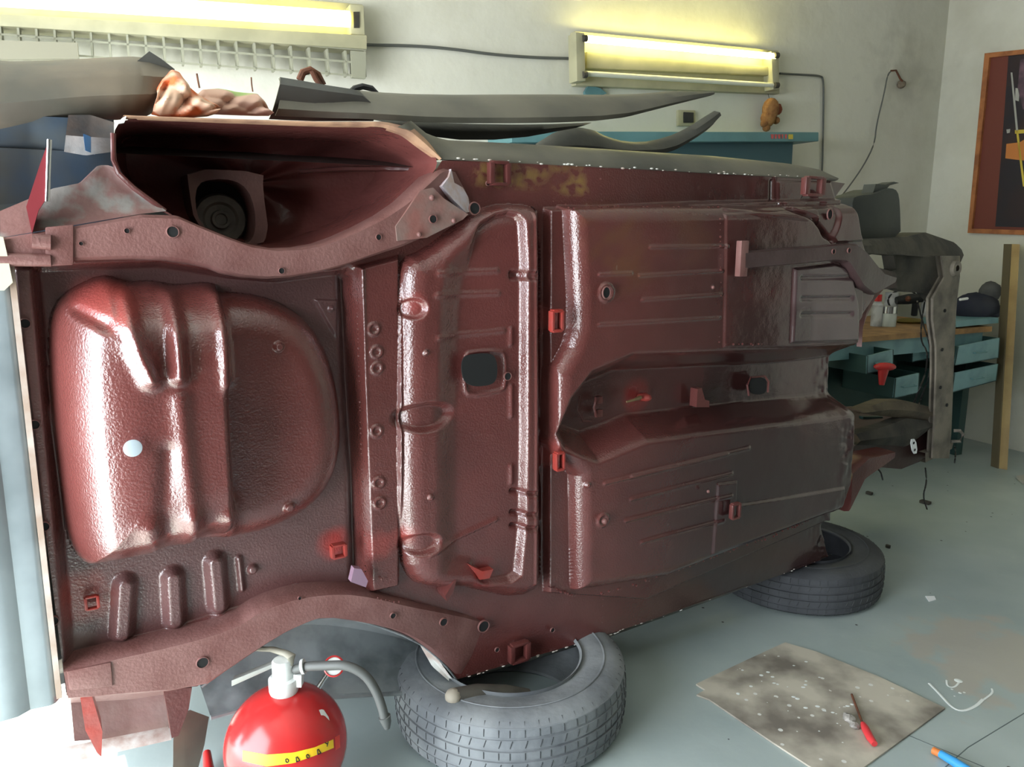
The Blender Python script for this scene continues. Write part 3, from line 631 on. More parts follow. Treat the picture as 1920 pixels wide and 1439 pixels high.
MB().tube([PW(1175, 754, .03), PW(1190, 750, .03), PW(1200, 746, .015)], [.003, .004, .007], 8).build('threaded_stud', mat('brass_stud', (130, 110, 80), .5, .4), car)
MB().ball(PW(1208, 745, .0), .02, (1, 1.3, .6), 12, Matrix.Rotation(YAW, 3, 'Z')).build('stud_boss', 'redp', car)
MB().prism([PW(x, y, .02) for x, y in ((1308, 730), (1316, 728), (1322, 750), (1330, 752), (1330, 764), (1306, 764))], n3 * -.03).build('exhaust_hanger', 'maroon', car)
MB().prism([PW(x, y, .05) for x, y in ((880, 1060), (905, 1072), (925, 1068), (918, 1085), (900, 1088), (895, 1080))], n3 * -.03).build('hook_bracket', 'redp', car)
MB().prism([PW(x, y, .05) for x, y in ((852, 1090), (856, 1088), (850, 1112), (838, 1128), (835, 1118))], n3 * -.05).build('stay_tab', 'maroon', car)
MB().prism([PW(x, y, .05) for x, y in ((664, 1066), (678, 1068), (690, 1090), (686, 1102), (658, 1092))], n3 * -.02).build('corner_tab', mat('mauve_primer', (132, 106, 124), .3), car)
# weld beads
wb = MB()
def beads(pts, h, step=.016, r=.0028):
    L = [PW(x, y, h) for x, y in pts]
    for a, b in zip(L, L[1:]):
        n = max(1, int((b - a).length / step))
        for k in range(n):
            if random.random() < .7: wb.ball(a.lerp(b, (k + random.random() * .6) / n) + Vector((0, 0, random.uniform(-.003, .003))), r * random.uniform(.5, 1.3), n=6)
beads([(1125, 318), (1128, 382)], .03); beads([(1090, 387), (1350, 390)], .045); beads([(1350, 395), (1352, 560), (1348, 650)], .092)
beads([(1115, 1118), (1200, 1095), (1330, 1048), (1450, 1005), (1520, 975)], .06, .014, .0035); beads([(1130, 1125), (1128, 1185)], .02)
beads([(690, 1090), (748, 1085)], .03, .01); beads([(700, 1122), (752, 1130)], .045, .01); beads([(1352, 648), (1440, 645)], .09); beads([(668, 510), (676, 800), (686, 1095)], .03, .012, .002)
beads([(1025, 1100), (1060, 1112), (1085, 1122)], .035, .008, .0035); beads([(1060, 385), (1078, 395)], .06, .005, .003)
wo = wb.build('weld_beads', 'maroon', car); wo['kind'] = 'stuff'

# front rails: straight box then the S bend down to the front
fr1 = ribbon([(1388, 472, .1), (1500, 464, .1), (1560, 459, .1), (1600, 456, .1), (1618, 470, .09), (1650, 512, .07), (1672, 520, .05)], [(1388, 505, .1), (1500, 495, .1), (1560, 489, .1), (1582, 492, .1), (1608, 540, .09), (1630, 556, .07), (1668, 530, .05)], RP2, 60).build('front_rail', mat('grey_maroon_primer', (76, 58, 58), .3, col2=(64, 46, 46), scale=8, bump=.2), car)
ribbon([(1672, 526, .03), (1640, 562, .03), (1618, 610, .03), (1614, 650, .03)], [(1606, 556, .02), (1602, 590, .02), (1606, 630, .02), (1606, 650, .02)], [(0, 0), (.5, .012), (1, 0)], 20).build('bulkhead_flange', 'railp', car)
for x, y in ((1563, 472), (1592, 470)): hole(x, y, .122, 4)
hole(1556, 402, .085, 6, oy=1.3)
# lower front outrigger
ribbon([(1590, 880, .0), (1620, 855, .0), (1670, 845, -.02)], [(1585, 960, .0), (1612, 900, .0), (1668, 858, -.02)], RP2, 20).build('front_rail', 'maroon', car)

# --- outer sill (top edge), grey
n_ = 70
ribbon([(772, 226, -.03), (800, 250, -.05), (840, 262, -.07), (1000, 270, -.08), (1340, 292, -.08), (1480, 306, -.07), (1530, 315, -.05), (1562, 332, -.01)], [(740, 240, .002), (790, 275, .002), (828, 299, .002), (870, 301, .002), (1300, 323, .002), (1450, 331, .002), (1540, 337, .002), (1564, 340, .002)], [(0, -.06), (.0, -.01), (.15, .012), (.4, .02), (.7, .016), (.93, .006), (1, 0), (1, -.02)], n_).build('outer_sill', 'greysheet', car)
wbl = MB()
for k in range(46):
    t = random.random(); x = 835 + t * 700; y = np.interp(x, [828, 870, 1300, 1450, 1545], [298, 300, 322, 330, 337])
    wbl.ball(PW(x, y + random.uniform(-3, 1), .008), random.uniform(.0012, .0034), (1.8, 1, .7), 8, Matrix.Rotation(YAW, 3, 'Z'))
for k in range(40):
    t = random.random(); x = 870 + t * 680; y = np.interp(x, [857, 1000, 1150, 1350, 1560], [1276, 1234, 1189, 1120, 1044])
    wbl.ball(PW(x, y + random.uniform(-2, 1), .004), random.uniform(.001, .003), (2.2, .8, .6), 8, Matrix.Rotation(YAW, 3, 'Z'))
sb = wbl.build('sealant_blobs', 'white', car); sb['kind'] = 'stuff'
# lower outer sill, grey edge just seen under the maroon
ribbon([(857, 1272, .0), (1000, 1230, .0), (1150, 1185, .0), (1350, 1116, .0), (1560, 1040, .0)], [(850, 1288, -.03), (1000, 1246, -.04), (1150, 1200, -.05), (1350, 1128, -.05), (1560, 1048, -.04)], [(0, 0), (.3, -.004), (.7, -.012), (1, -.02), (1, -.1)], 40).build('outer_sill', 'greysheet', car)

# --- upper wheel arch tub
arch = sm([(212, 232), (214, 300), (245, 350), (310, 398), (400, 437), (490, 470), (580, 467), (650, 442), (740, 397), (800, 342), (826, 300), (785, 268), (740, 240), (600, 233), (400, 226), (260, 220)], 2)
pu = np.array([P(x, y, 0) for x, y, _ in arch]); cu = np.array(P(520, 330, 0)); G = []
for s, h in ((1.0, .002), (.995, -.02), (.97, -.08), (.95, -.15), (.92, -.21), (.86, -.25), (.7, -.275), (.45, -.285), (.2, -.288), (.02, -.288)):
    G.append([Wv(*(cu + (p - cu) * s), h + (.012 * math.sin(p[0] * 20) if s < .9 else 0)) for p in list(pu) + [pu[0]]])
wa = MB().grid(G).build('wheel_arch', mat('glossy_dark_maroon', (124, 72, 68), .24, col2=(104, 60, 57), scale=4, bump=.5, bscale=45), car)
# pressed ridge and the access plate with rounded opening
ribbon([(560, 318, -.25), (640, 312, -.22), (720, 312, -.18), (805, 316, -.09)], [(560, 326, -.25), (640, 322, -.22), (720, 321, -.18), (805, 322, -.09)], [(0, -.01), (.2, .012), (.8, .012), (1, -.01)], 30).build('arch_ridge', 'maroon', wa)
def ringplate(outer, inner, h, thick, name, m, parent):
    a = resample(outer + [outer[0]], 60)[:-1]; b = resample(inner + [inner[0]], 60)[:-1]
    A = [PW(x, y, h) for x, y, _ in a]; B = [PW(x, y, h) for x, y, _ in b]; off = n3 * -thick
    return MB().grid([[p + off for p in A] + [A[0] + off], A + [A[0]], B + [B[0]], [p + off for p in B] + [B[0] + off]]).build(name, m, parent)
op = sm([(350, 316), (495, 322), (492, 350), (506, 450), (470, 462), (440, 458), (400, 440), (365, 418), (355, 360)], 1)
ip = sm([(370, 345), (400, 335), (440, 338), (465, 355), (478, 390), (480, 430), (470, 455), (450, 456), (410, 445), (375, 420), (365, 380)], 1)
def align(o_, i_):   # start both rings at their top-left so they pair up
    f = lambda L: L[int(np.argmin([p[0] + p[1] for p in L])):] + L[:int(np.argmin([p[0] + p[1] for p in L]))]
    return [tuple(p[:2]) for p in f(o_)], [tuple(p[:2]) for p in f(i_)]
o1, i1 = align(op, ip)
ap = ringplate(o1, i1, -.17, .10, 'access_plate', mat('dusty_maroon', (104, 74, 68), .55, col2=(86, 56, 52), scale=14, bump=.4), wa)
rot = Matrix((ax, Vector((0, 0, 1)), n3)).transposed().to_4x4()
MB().lathe([(0, 0), (.085, 0), (.088, -.01)], Matrix.Translation(PW(425, 400, -.262)) @ rot, 24).build('access_recess_shade', 'black', wa)  # black disc paints the darkness behind the plate opening
hub = MB().lathe([(0, .015), (.012, .015), (.014, .02), (.02, .02), (.022, .008), (.034, .008), (.04, .014), (.055, .012), (.06, 0)], Matrix.Translation(PW(412, 412, -.245)) @ rot, 28).build('strut_mount', mat('dusty_mount', (98, 92, 84), .6, col2=(74, 70, 64), scale=20), wa)
# arch lip, tan filler edge
ribbon([(232, 216, .01), (400, 222, .01), (600, 228, .01), (720, 228, .0), (775, 240, .0), (800, 262, .0), (828, 297, .0)], [(240, 222, .004), (400, 228, .004), (600, 236, .004), (715, 238, .004), (760, 253, .004), (788, 275, .004), (824, 300, .004)], [(0, -.05), (0, 0), (.5, .006), (1, 0), (1, -.02)], 50).build('arch_lip', 'tan', car)
MB().prism([PW(x, y, .01) for x, y in ((222, 232), (228, 222), (238, 216), (233, 230))], n3 * -.01).build('filler_dab', 'white', car)
# --- lower wheel arch: bare steel fender curving back to its lip
lt = [(378, 1290), (430, 1250), (520, 1190), (600, 1155), (680, 1165), (780, 1202), (830, 1243), (856, 1276)]
lb = [(395, 1345, -.16), (470, 1325, -.16), (540, 1315, -.16), (620, 1306, -.14), (700, 1302, -.10), (770, 1300, -.06), (820, 1292, -.03), (856, 1278, -.0)]
ribbon(lt, lb, [(0, 0), (.02, -.03), (.12, -.11), (.3, -.19), (.5, -.2), (.7, -.15), (.85, -.07), (.95, -.02), (1, 0)], 70, 1).build('lower_wheel_arch', 'steel', car)
ribbon([(785, 1200, .004), (815, 1228, .004), (848, 1274, .004)], [(790, 1215, -.03), (810, 1250, -.02), (842, 1278, -.0)], [(0, 0), (.5, -.01), (1, 0)], 12).build('filler_dab', 'white', car)
MB().tube([PW(395, 1347, -.15), PW(470, 1327, -.15), PW(540, 1317, -.15), PW(620, 1308, -.13), PW(700, 1303, -.09), PW(770, 1300, -.05), PW(820, 1292, -.02), PW(858, 1278, .0)], .006, 8).build('fender_lip', 'steel', car)
# bright bare edge along the arch
eb = MB(); 
L = [PW(x, y, .002) for x, y, _ in smoothpts([(x, y - 1) for x, y in lt], 1)]; eb.tube(L, .0028, 6); eb.build('arch_edge', 'steel', car)

# --- rear corner above the upper rail: side panel with blue remains, gusset, fin
ribbon([(-60, 205, -.02), (60, 215, -.03), (215, 222, .0)], [(-60, 455, -.05), (60, 445, -.05), (240, 425, -.03)], [(0, -.02), (.15, -.06), (.4, -.10), (.7, -.11), (1, -.06)], 24).build('rear_side_panel', 'blueg', car)
ribbon([(128, 216, -.0), (170, 216, .0), (214, 230, .0)], [(120, 285, -.09), (160, 292, -.06), (212, 285, .0)], [(0, .003), (.5, -.02), (1, .003)], 14).build('panel_corner', mat('scuffed_brown_primer', (60, 52, 47), .5, col2=(42, 43, 43), scale=25, bump=.3), car)
MB().prism([PW(x, y, -.045) for x, y in ((155, 243), (185, 245), (186, 270), (178, 290), (160, 282))], n3 * -.006).build('blue_paint_patch', 'blue', car)
ribbon([(0, 395, -.03), (100, 352, -.045), (150, 342, -.04), (185, 308, -.03), (200, 308, -.02), (212, 312, .004)], [(0, 446, .02), (60, 436, .02), (130, 424, .02), (200, 412, .02), (260, 402, .02), (312, 396, .012)], [(0, -.03), (.02, 0), (.3, -.004), (.7, -.01), (1, 0)], 40).build('gusset_plate', mat('flaked_maroon_primer', (112, 78, 74), .5, col2=(120, 116, 112), scale=14, thresh=(.5, .62), bump=.4), car)
MB().tube([PW(212, 250, .004), PW(213, 300, .004), PW(222, 325, .004), PW(250, 352, .004), PW(310, 396, .004)], .005, 8).build('arch_edge', 'maroon', car)
fin = MB().prism([PW(x, y, .05) for x, y in ((92, 262), (85, 375), (72, 395), (60, 438), (49, 388), (76, 305))], n3 * -.06).build('mounting_fin', mat('wine_red_paint', (122, 46, 52), .35), car)
MB().tube([PW(93, 262, .053), PW(89, 378, .053)], .004, 8).build('fin_edge', 'chrome', fin)
# --- rear panel (boot end), pale grey and wrapping away to the left
rp_t = [(-120, 480, .0), (-20, 482, .015), (8, 486, .02), (20, 488, .012)]
G = []
for k in range(40):
    t = k / 39; yb = 485 + (1310 - 485) * t; xe = 20 + (112 - 20) * t
    row = []
    ue, ve = P(xe, yb, .016)
    for du_, hh in ((0, .016), (-.008, .03), (-.016, .034), (-.05, .030), (-.07, .044), (-.10, .046), (-.13, .038), (-.17, .02), (-.2, -.05), (-.21, -.3)):
        row.append(Wv(ue + du_, ve, hh + .006 * math.sin(t * 3)))
    G.append(row)
MB().grid(G).build('rear_panel', 'rearp', car)
MB().grid([[Wv(P(18 + 92 * t, 486 + 820 * t, .03)[0] + d_, P(18 + 92 * t, 486 + 820 * t, .03)[1], .036 + q) for d_, q in ((-.004, -.02), (-.004, .004), (.006, .004), (.006, -.02))] for t in np.linspace(0, 1, 30)]).build('panel_seam', mat('rusty_seam', (158, 138, 124), .6, col2=(182, 172, 164), scale=14), car)
MB().prism([PW(x, y, .06) for x, y in ((-20, 440), (6, 445), (14, 480), (24, 530), (8, 545), (-20, 545))], n3 * -.03).build('hinge_plate', mat('cream_plate', (196, 190, 168), .5), car)
# --- lower rear corner: pinkish inner panel, brace and angle
ribbon([(128, 1306, .0), (250, 1296, .0), (362, 1290, .0)], [(140, 1400, -.1), (250, 1392, -.12), (330, 1372, -.12)], [(0, -.02), (.2, -.08), (.6, -.1), (1, -.02)], 20).build('inner_side_panel', mat('dusty_pink_primer', (150, 128, 124), .5, col2=(128, 92, 88), scale=5, bump=.3), car)
MB().prism([PW(x, y, .0) for x, y in ((306, 1294), (360, 1290), (354, 1330), (335, 1380), (322, 1385), (315, 1340))], n3 * -.03).build('arch_gusset', 'maroon', car)
MB().prism([PW(x, y, .03) for x, y in ((150, 1306), (172, 1304), (192, 1372), (190, 1420), (182, 1412), (160, 1370))], n3 * -.05).build('brace_strap', 'redp', car)
ribbon([(115, 1412, -.1), (200, 1395, -.1), (318, 1372, -.1)], [(115, 1436, -.08), (200, 1418, -.08), (322, 1390, -.08)], [(0, -.02), (.1, 0), (.9, 0), (1, -.02)], 12).build('sunlit_bottom_angle', 'white', car)  # white colour stands for sunlight on this edge strip
ribbon([(325, 1385, -.1), (352, 1330, -.12), (392, 1345, -.14)], [(322, 1470, -.1), (350, 1470, -.12), (372, 1440, -.14)], [(0, 0), (.5, .01), (1, 0)], 12).build('fender_corner', mat('grey_green_steel', (120, 122, 110), .5, .2, col2=(96, 98, 90), scale=6), car)
# --- body shell behind the underside (side, roof and lower side)
UL, UR_ = P(30, 600)[0] - .12, 1.46
def zt(u): return 1.545 + .02 * math.sin((u + 1) * 1.2)
prof = lambda: ((-.03, zt), (-.10, None), (-.3, None), (-.55, None), (-.72, None), (-.95, None), (-1.13, None), (-1.18, None))
G = []
for u in np.linspace(UL, UR_, 30):
    e = 1.0; row = []
    roof = np.interp(u, [UL, UL + .25, 0.0, .9, 1.1, UR_], [.55, 1.0, 1.15, 1.15, .8, .6])
    for k in range(25):
        t = k / 24
        # section: top side -> roof -> bottom side
        if t < .4: s = t / .4; hh = -.1 - s * (roof - .1) ; z = 1.50 + .05 * math.sin(PI * min(1, s * 1.2)) - .12 * max(0, s - .5) * 2
        elif t < .6: s = (t - .4) / .2; hh = -roof - .04 * math.sin(PI * s); z = 1.38 - s * 1.05
        else: s = (t - .6) / .4; hh = -roof + s * (roof - .32); z = .33 - .10 * math.sin(PI * min(1, s * 1.2)) - .05 * s
        row.append(Wv(u, z, hh))
    G.append(row)
MB().grid(G).build('body_shell', 'darksheet', car)
# --- front end: inner wings and radiator frame
fe = 'engine'
ribbon([(1612, 452, -.05), (1700, 444, -.15), (1735, 436, -.2), (1790, 455, -.25), (1803, 468, -.25)], [(1615, 475, -.02), (1690, 478, -.08), (1735, 482, -.12), (1790, 490, -.15), (1800, 495, -.15)], [(0, -.1), (0, 0), (.4, .012), (1, 0), (1, -.03)], 30).build('inner_wing_flange', 'engine', car)
pw = MB(); pw.prism([PW(x, y, -.12) for x, y in ((1675, 475), (1800, 488), (1800, 520), (1790, 560), (1760, 570), (1740, 550), (1700, 548), (1672, 540), (1655, 515), (1680, 505))], n3 * -.05).build('inner_wing', 'engine', car)
MB().prism([PW(x, y, -.06) for x, y in ((1620, 490), (1635, 498), (1680, 512), (1682, 540), (1640, 545), (1615, 520))], n3 * -.05).build('rail_junction', 'dark', car)
MB().prism([PW(x, y, -.06) for x, y in ((1615, 473), (1675, 473), (1675, 480), (1640, 476), (1622, 480))], n3 * -.04).build('wing_edge', 'engine', car)
frm = MB().grid([[PW(x0 + (x1 - x0) * t, y, h) for t, h in ((0, -.16), (0, -.1), (.1, -.09), (.9, -.09), (1, -.1), (1, -.16))] for y, x0, x1 in ((480, 1762, 1800), (520, 1768, 1800), (560, 1745, 1795), (600, 1745, 1792), (650, 1752, 1790), (700, 1752, 1788), (760, 1750, 1786), (810, 1748, 1784), (860, 1745, 1780))], n3 * -.02).build('radiator_frame', 'enginel', car)
for x, y in ((1772, 583), (1767, 656), (1764, 727), (1776, 760)):
    c = PW(x, y, -.086); MB().lathe([(0, .0008), (.007, .0008), (.007, -.002)], Matrix.Translation(c) @ rot, 16).build('frame_hole_shade', 'black', frm)  # black discs give the frame openings their shade
MB().lathe([(.012, .012), (.028, .012), (.034, 0), (.03, -.03)], Matrix.Translation(PW(1790, 503, -.09)) @ rot, 24).build('headlamp_ring', 'enginel', car)
MB().lathe([(0, .0), (.02, .0)], Matrix.Translation(PW(1790, 503, -.095)) @ rot, 20).build('lamp_recess_shade', 'black', car)  # black disc stands for the shade within the lamp ring
ribbon([(1605, 815, -.1), (1660, 800, -.1), (1700, 785, -.12), (1750, 790, -.12)], [(1605, 835, -.1), (1660, 835, -.1), (1700, 838, -.12), (1750, 800, -.12)], [(0, -.05), (0, 0), (.5, .02), (1, 0), (1, -.05)], 20).build('lower_cross_tube', 'engine', car)
ribbon([(1612, 770, -.1), (1660, 752, -.14), (1700, 752, -.14), (1750, 765, -.12)], [(1612, 775, -.1), (1650, 780, -.14), (1700, 785, -.14), (1750, 790, -.12)], [(0, -.05), (0, 0), (.5, .02), (1, 0), (1, -.05)], 20).build('battery_shelf', mat('dusty_brown_metal', (96, 86, 70), .8, col2=(70, 62, 52), scale=10, bump=.5), car)
MB().prism([PW(x, y, -.16) for x, y in ((1600, 838), (1670, 800), (1750, 795), (1752, 850), (1735, 862), (1690, 880), (1640, 876), (1610, 870))], n3 * -.4).build('lower_inner_wing', 'dark', car)
ribbon([(1735, 850, -.1), (1760, 842, -.12), (1788, 830, -.12)], [(1735, 868, -.1), (1760, 856, -.12), (1785, 842, -.12)], [(0, -.03), (0, 0), (1, 0), (1, -.03)], 10).build('lower_flange', 'enginel', car)
MB().tube([PW(1783, 828, -.1), PW(1800, 828, -.08), PW(1806, 815, -.08), PW(1800, 808, -.08), PW(1788, 808, -.1)], .007, 8).build('tow_hook', 'enginel', car)
tg = MB().prism([PW(x, y, -.08) for x, y, _ in sm([(1707, 825), (1717, 823), (1721, 850), (1712, 852)], 1)], n3 * -.004).build('white_plate', 'paper', car); tg['label'] = 'small white plate with two holes'
for x, y in ((1713, 831), (1715, 844)): MB().lathe([(0, .001), (.006, .001)], Matrix.Translation(PW(x, y, -.079)) @ rot, 12).build('plate_hole_shade', 'black', tg)  # openings drawn as black discs, shade put into the colour
MB().prism([PW(x, y, -.3) for x, y in ((1618, 782), (1655, 782), (1658, 810), (1645, 830), (1625, 820))], n3 * -.02).build('green_reservoir', 'teald', car)
# wires hanging in the engine bay
for pts in (((1735, 560), (1728, 600), (1726, 640), (1740, 660), (1736, 700), (1720, 740), (1700, 790)), ((1720, 565), (1732, 612), (1745, 650), (1745, 700), (1722, 760)), ((1610, 860), (1650, 880), (1655, 900)), ((1735, 878), (1738, 905), (1730, 930), (1738, 955)), ((1790, 838), (1792, 850), (1790, 868))):
    L = [PW(x, y, -.2 + .02 * math.sin(i)) for i, (x, y, _) in enumerate(smoothpts(pts, 2))]
    MB().tube(L, .0035, 6).build('loose_wire', 'blackw', car)
# dark plastic duct standing on the wing
q = empty('plastic_duct', PW(1640, 450, -.3), 'dark grey moulded plastic duct standing on the car front wing', 'car part')
MB().prism([PW(x, y, -.18) for x, y, _ in sm([(1598, 372), (1612, 366), (1640, 364), (1658, 356), (1672, 352), (1684, 358), (1688, 380), (1690, 452), (1612, 455), (1600, 410)], 1)], n3 * -.16).build('duct_body', 'plastic', q, bevel=.004)
MB().prism([PW(x, y, -.2) for x, y in ((1636, 366), (1642, 345), (1660, 346), (1676, 341), (1686, 343), (1668, 348), (1658, 360))], n3 * -.05).build('duct_tab', 'plastic', q)

# ================================================================== SHEETS AND CLOTH ON TOP
def sheet(name, top, bot, prof, m, label, cat='car part', n=50, th=.004, group=None):
    T = resample(smoothpts(top, 1), n); B = resample(smoothpts(bot, 1), n); G = []
    for p, q_ in zip(T, B):
        a = P(*p); b = P(*q_); G.append([Wv(a[0] + (b[0] - a[0]) * t, a[1] + (b[1] - a[1]) * t, p[2] + (q_[2] - p[2]) * t + h) for t, h in prof])
    o = MB().grid(G, n3 * -th).build(name, m); return tag(o, label, cat, group)
sheet('curved_fender_sheet', [(-90, 102, -.22), (60, 108, -.22), (200, 100, -.22), (268, 98, -.22), (300, 112, -.22), (320, 125, -.22)], [(-90, 250, -.06), (0, 242, -.06), (80, 232, -.06), (160, 224, -.06), (235, 222, -.06), (285, 216, -.1), (300, 190, -.14)], [(0, -.06), (.08, .01), (.25, .07), (.5, .10), (.75, .08), (.92, .03), (1, -.02)], mat('beige_grey_sheet', (112, 100, 84), .6, .05, col2=(80, 77, 68), scale=4, bump=.25, bscale=20), 'large rolled beige grey fender sheet lying on the car rear corner')
sheet('wheel_arch_panel', [(523, 147, -.2), (600, 160, -.2), (690, 172, -.2), (800, 178, -.2), (1000, 177, -.2), (1180, 178, -.2), (1260, 170, -.2), (1325, 172, -.2)], [(514, 218, -.14), (600, 222, -.14), (690, 224, -.1), (820, 232, -.1), (1000, 232, -.1), (1150, 226, -.14), (1230, 205, -.16), (1326, 181, -.2)], [(0, 0), (.15, .02), (.5, .035), (.85, .03), (1, .01)], 'greysheet', 'long dented grey steel body panel lying on the upturned car side')
sheet('sheet_underside_shade', [(700, 224, -.2), (850, 232, -.2), (1000, 234, -.2), (1110, 230, -.2)], [(740, 236, -.16), (830, 262, -.16), (960, 262, -.16), (1080, 240, -.18)], [(0, 0), (.5, .01), (1, 0)], 'undershade', 'black strip standing for the shaded underside of the long grey sheet')  # separate black sheet stands in for the shaded underside of the grey panel
sheet('torn_fender', [(1005, 270, -.3), (1050, 242, -.3), (1100, 238, -.3), (1150, 262, -.3), (1200, 268, -.3), (1250, 258, -.3), (1290, 240, -.3), (1320, 220, -.3), (1340, 208, -.3)], [(1005, 284, -.25), (1060, 288, -.25), (1100, 290, -.25), (1150, 292, -.25), (1200, 290, -.25), (1255, 288, -.25), (1300, 262, -.28), (1332, 240, -.3), (1346, 222, -.3)], [(0, 0), (.3, .02), (.7, .02), (1, 0)], 'darksheet', 'torn dark fender piece with pointed tip lying on the sill')
rs_ = bpy.data.objects['curved_fender_sheet']
MB().prism([PW(x, y, -.12) for x, y in ((258, 114), (280, 96), (302, 110), (328, 130), (318, 142), (304, 158), (298, 190), (290, 160), (292, 122))], n3 * -.012).build('folded_corner', 'darksheet', rs_)
lo_ = bpy.data.objects['wheel_arch_panel']
G = []
for (a_, b_) in (((523, 146), (513, 219)), ((560, 152), (548, 221)), ((610, 161), (600, 223)), ((655, 168), (655, 223)), ((672, 172), (690, 223)), ((684, 186), (712, 223))):
    pa, pb = P(*a_, -.14), P(*b_, -.12); G.append([Wv(pa[0] + (pb[0] - pa[0]) * t, pa[1] + (pb[1] - pa[1]) * t, -.13 + h) for t, h in ((0, 0), (.2, .012), (.6, .0), (.85, -.012), (1, -.03))])
MB().grid(G, n3 * -.004).build('folded_end', 'darksheet', lo_)
# curved dark rod piece and rusty hook above the long sheet
tag(MB().tube([PW(x, y, -.35) for x, y in ((655, 176), (665, 166), (680, 162), (697, 166), (706, 176))], .008, 8).build('rubber_strip', 'blackw'), 'short black arched rubber strip behind the dented grey panel', 'strip')
tag(MB().tube([PW(x, y, -.3) for x, y in ((562, 150), (568, 136), (582, 131), (596, 140), (606, 160))], .009, 8).tube([PW(x, y, -.29) for x, y in ((585, 133), (592, 148), (602, 162))], .007, 8).build('rusty_hook', 'rust'), 'rusty brown bent hook poking up behind the grey panel', 'hook')
# cloth: crumpled heaps
def heap(name, edge_t, edge_b, m, label, seed, amp=.03, group=None):
    r = np.random.default_rng(seed); T = resample(edge_t, 46); B = resample(edge_b, 46); G = []
    ph = r.uniform(0, 6, 6)
    for i, (p, q_) in enumerate(zip(T, B)):
        a = P(*p); b = P(*q_); row = []
        for j in range(22):
            t = j / 21; w = math.sin(PI * t) ** .5
            fold = abs(math.sin(i * .16 + j * .17 + ph[0])) * .9 + abs(math.sin(i * .09 - j * .25 + ph[1])) * .6 + .15 * math.sin(i * .6 + j * .4 + ph[2])
            row.append(Wv(a[0] + (b[0] - a[0]) * t, a[1] + (b[1] - a[1]) * t, p[2] + (q_[2] - p[2]) * t + amp * w * (1 + fold)))
        G.append(row)
    return tag(MB().grid(G, n3 * -.006).build(name, m), label, 'cloth', group)
heap('rag', [(290, 165, -.1), (300, 150, -.1), (322, 130, -.1), (335, 135, -.1), (352, 165, -.1), (385, 190, -.1), (402, 205, -.1)], [(284, 214, -.06), (300, 218, -.05), (320, 220, -.05), (340, 221, -.05), (365, 220, -.05), (390, 218, -.05), (403, 214, -.06)], 'cloth', 'crumpled orange and cream patterned cloth on the car edge', 3, .03)
heap('rag', [(366, 180, -.14), (380, 168, -.14), (410, 166, -.14), (440, 172, -.14), (480, 176, -.14), (494, 196, -.14), (504, 214, -.14)], [(385, 210, -.1), (400, 214, -.1), (420, 215, -.1), (450, 216, -.1), (480, 217, -.1), (495, 217, -.1), (505, 217, -.1)], 'cloth2', 'pale pink and green floral cloth beside the orange one', 5, .02)

# ================================================================== TYRES
def tyre(loc, Rr, Wd, m, label, rz=0, blocks=60):
    t = empty('tyre', loc, label, 'tyre', 'worn tyres lying flat under the car', rz)
    loc = Vector(loc); prof = [(.62, .5), (.60, .47), (.61, .43), (.68, .47), (.78, .50), (.88, .485), (.95, .44), (.985, .38)]
    f = [(r * Rr, z * Wd) for r, z in prof]
    side = f
    mx = Matrix.Translation(loc + Vector((0, 0, Wd / 2)))
    inner_ = [(.63 * Rr, .42 * Wd), (.72 * Rr, .40 * Wd), (.86 * Rr, .38 * Wd), (.93 * Rr, .3 * Wd), (.94 * Rr, 0)]
    full = [(r, -z) for r, z in inner_[::-1][:-1]] 
    prof_side = lambda sg: [(r, sg * z) for r, z in ([(.93 * Rr, .30 * Wd), (.86 * Rr, .38 * Wd), (.72 * Rr, .40 * Wd), (.61 * Rr, .43 * Wd)] + f)]
    # carcass: one continuous lathe, inner wall included
    up = prof_side(1); lo = prof_side(-1)
    MB().lathe([(.93 * Rr, 0)] + up + [(.985 * Rr, 0)] , mx, 72).lathe([(.93 * Rr, 0)] + lo + [(.985 * Rr, 0)], mx, 72).build('sidewall', m, t)
    for zr in (.487,):
        MB().lathe([(.80 * Rr, .505 * Wd), (.805 * Rr, .512 * Wd), (.815 * Rr, .512 * Wd), (.82 * Rr, .503 * Wd)], mx, 72).build('sidewall_ring', m, t)
    # tread ribs with grooves between them
    tr = MB(); edges = [-.40, -.26, -.235, -.09, -.065, .065, .09, .235, .26, .40]
    for k in range(0, 10, 2):
        z0, z1 = edges[k] * Wd, edges[k + 1] * Wd; bulge = lambda z: Rr * (1 - .018 * (abs(z) / (.4 * Wd)) ** 2)
        tr.lathe([(.965 * Rr, z0), (bulge(z0), z0 + .002), (bulge(z1), z1 - .002), (.965 * Rr, z1)], mx, 72)
    tr.build('tread', m, t)
    sp = MB()
    for k in range(blocks):
        a = 2 * PI * k / blocks + .01 * (k % 3)
        for (z0, z1, sk) in ((.27, .45, .0), (.12, .22, .018), (-.05, .05, .0), (-.22, -.12, .018), (-.42, -.27, 0)):
            pts = []
            for z, s_ in ((z0, 0), ((z0 + z1) / 2, .5), (z1, 1)):
                r_ = Rr * (1.0015 - .018 * (min(abs(z), .4) / .4) ** 2) if abs(z) <= .4 else Rr * (.99 - .09 * (abs(z) - .4) / .1)
                aa = a + sk * s_; pts.append(mx @ Vector((r_ * math.cos(aa), r_ * math.sin(aa), z * Wd)))
            sp.tube(pts, .0011, 4, True)
    s = sp.build('tread_sipes', 'groove', t); s['kind'] = 'stuff'
    return t
fz = on_floor(960, 1222, .185)
tyre((fz.x - .005, fz.y, .0), .325, .185, 'rubber', 'dusty grey worn tyre lying flat beneath the rear sill, beside the extinguisher')
ff = on_floor(1482, 1158, 0); d = Vector((ff.x, ff.y, 0)).normalized()
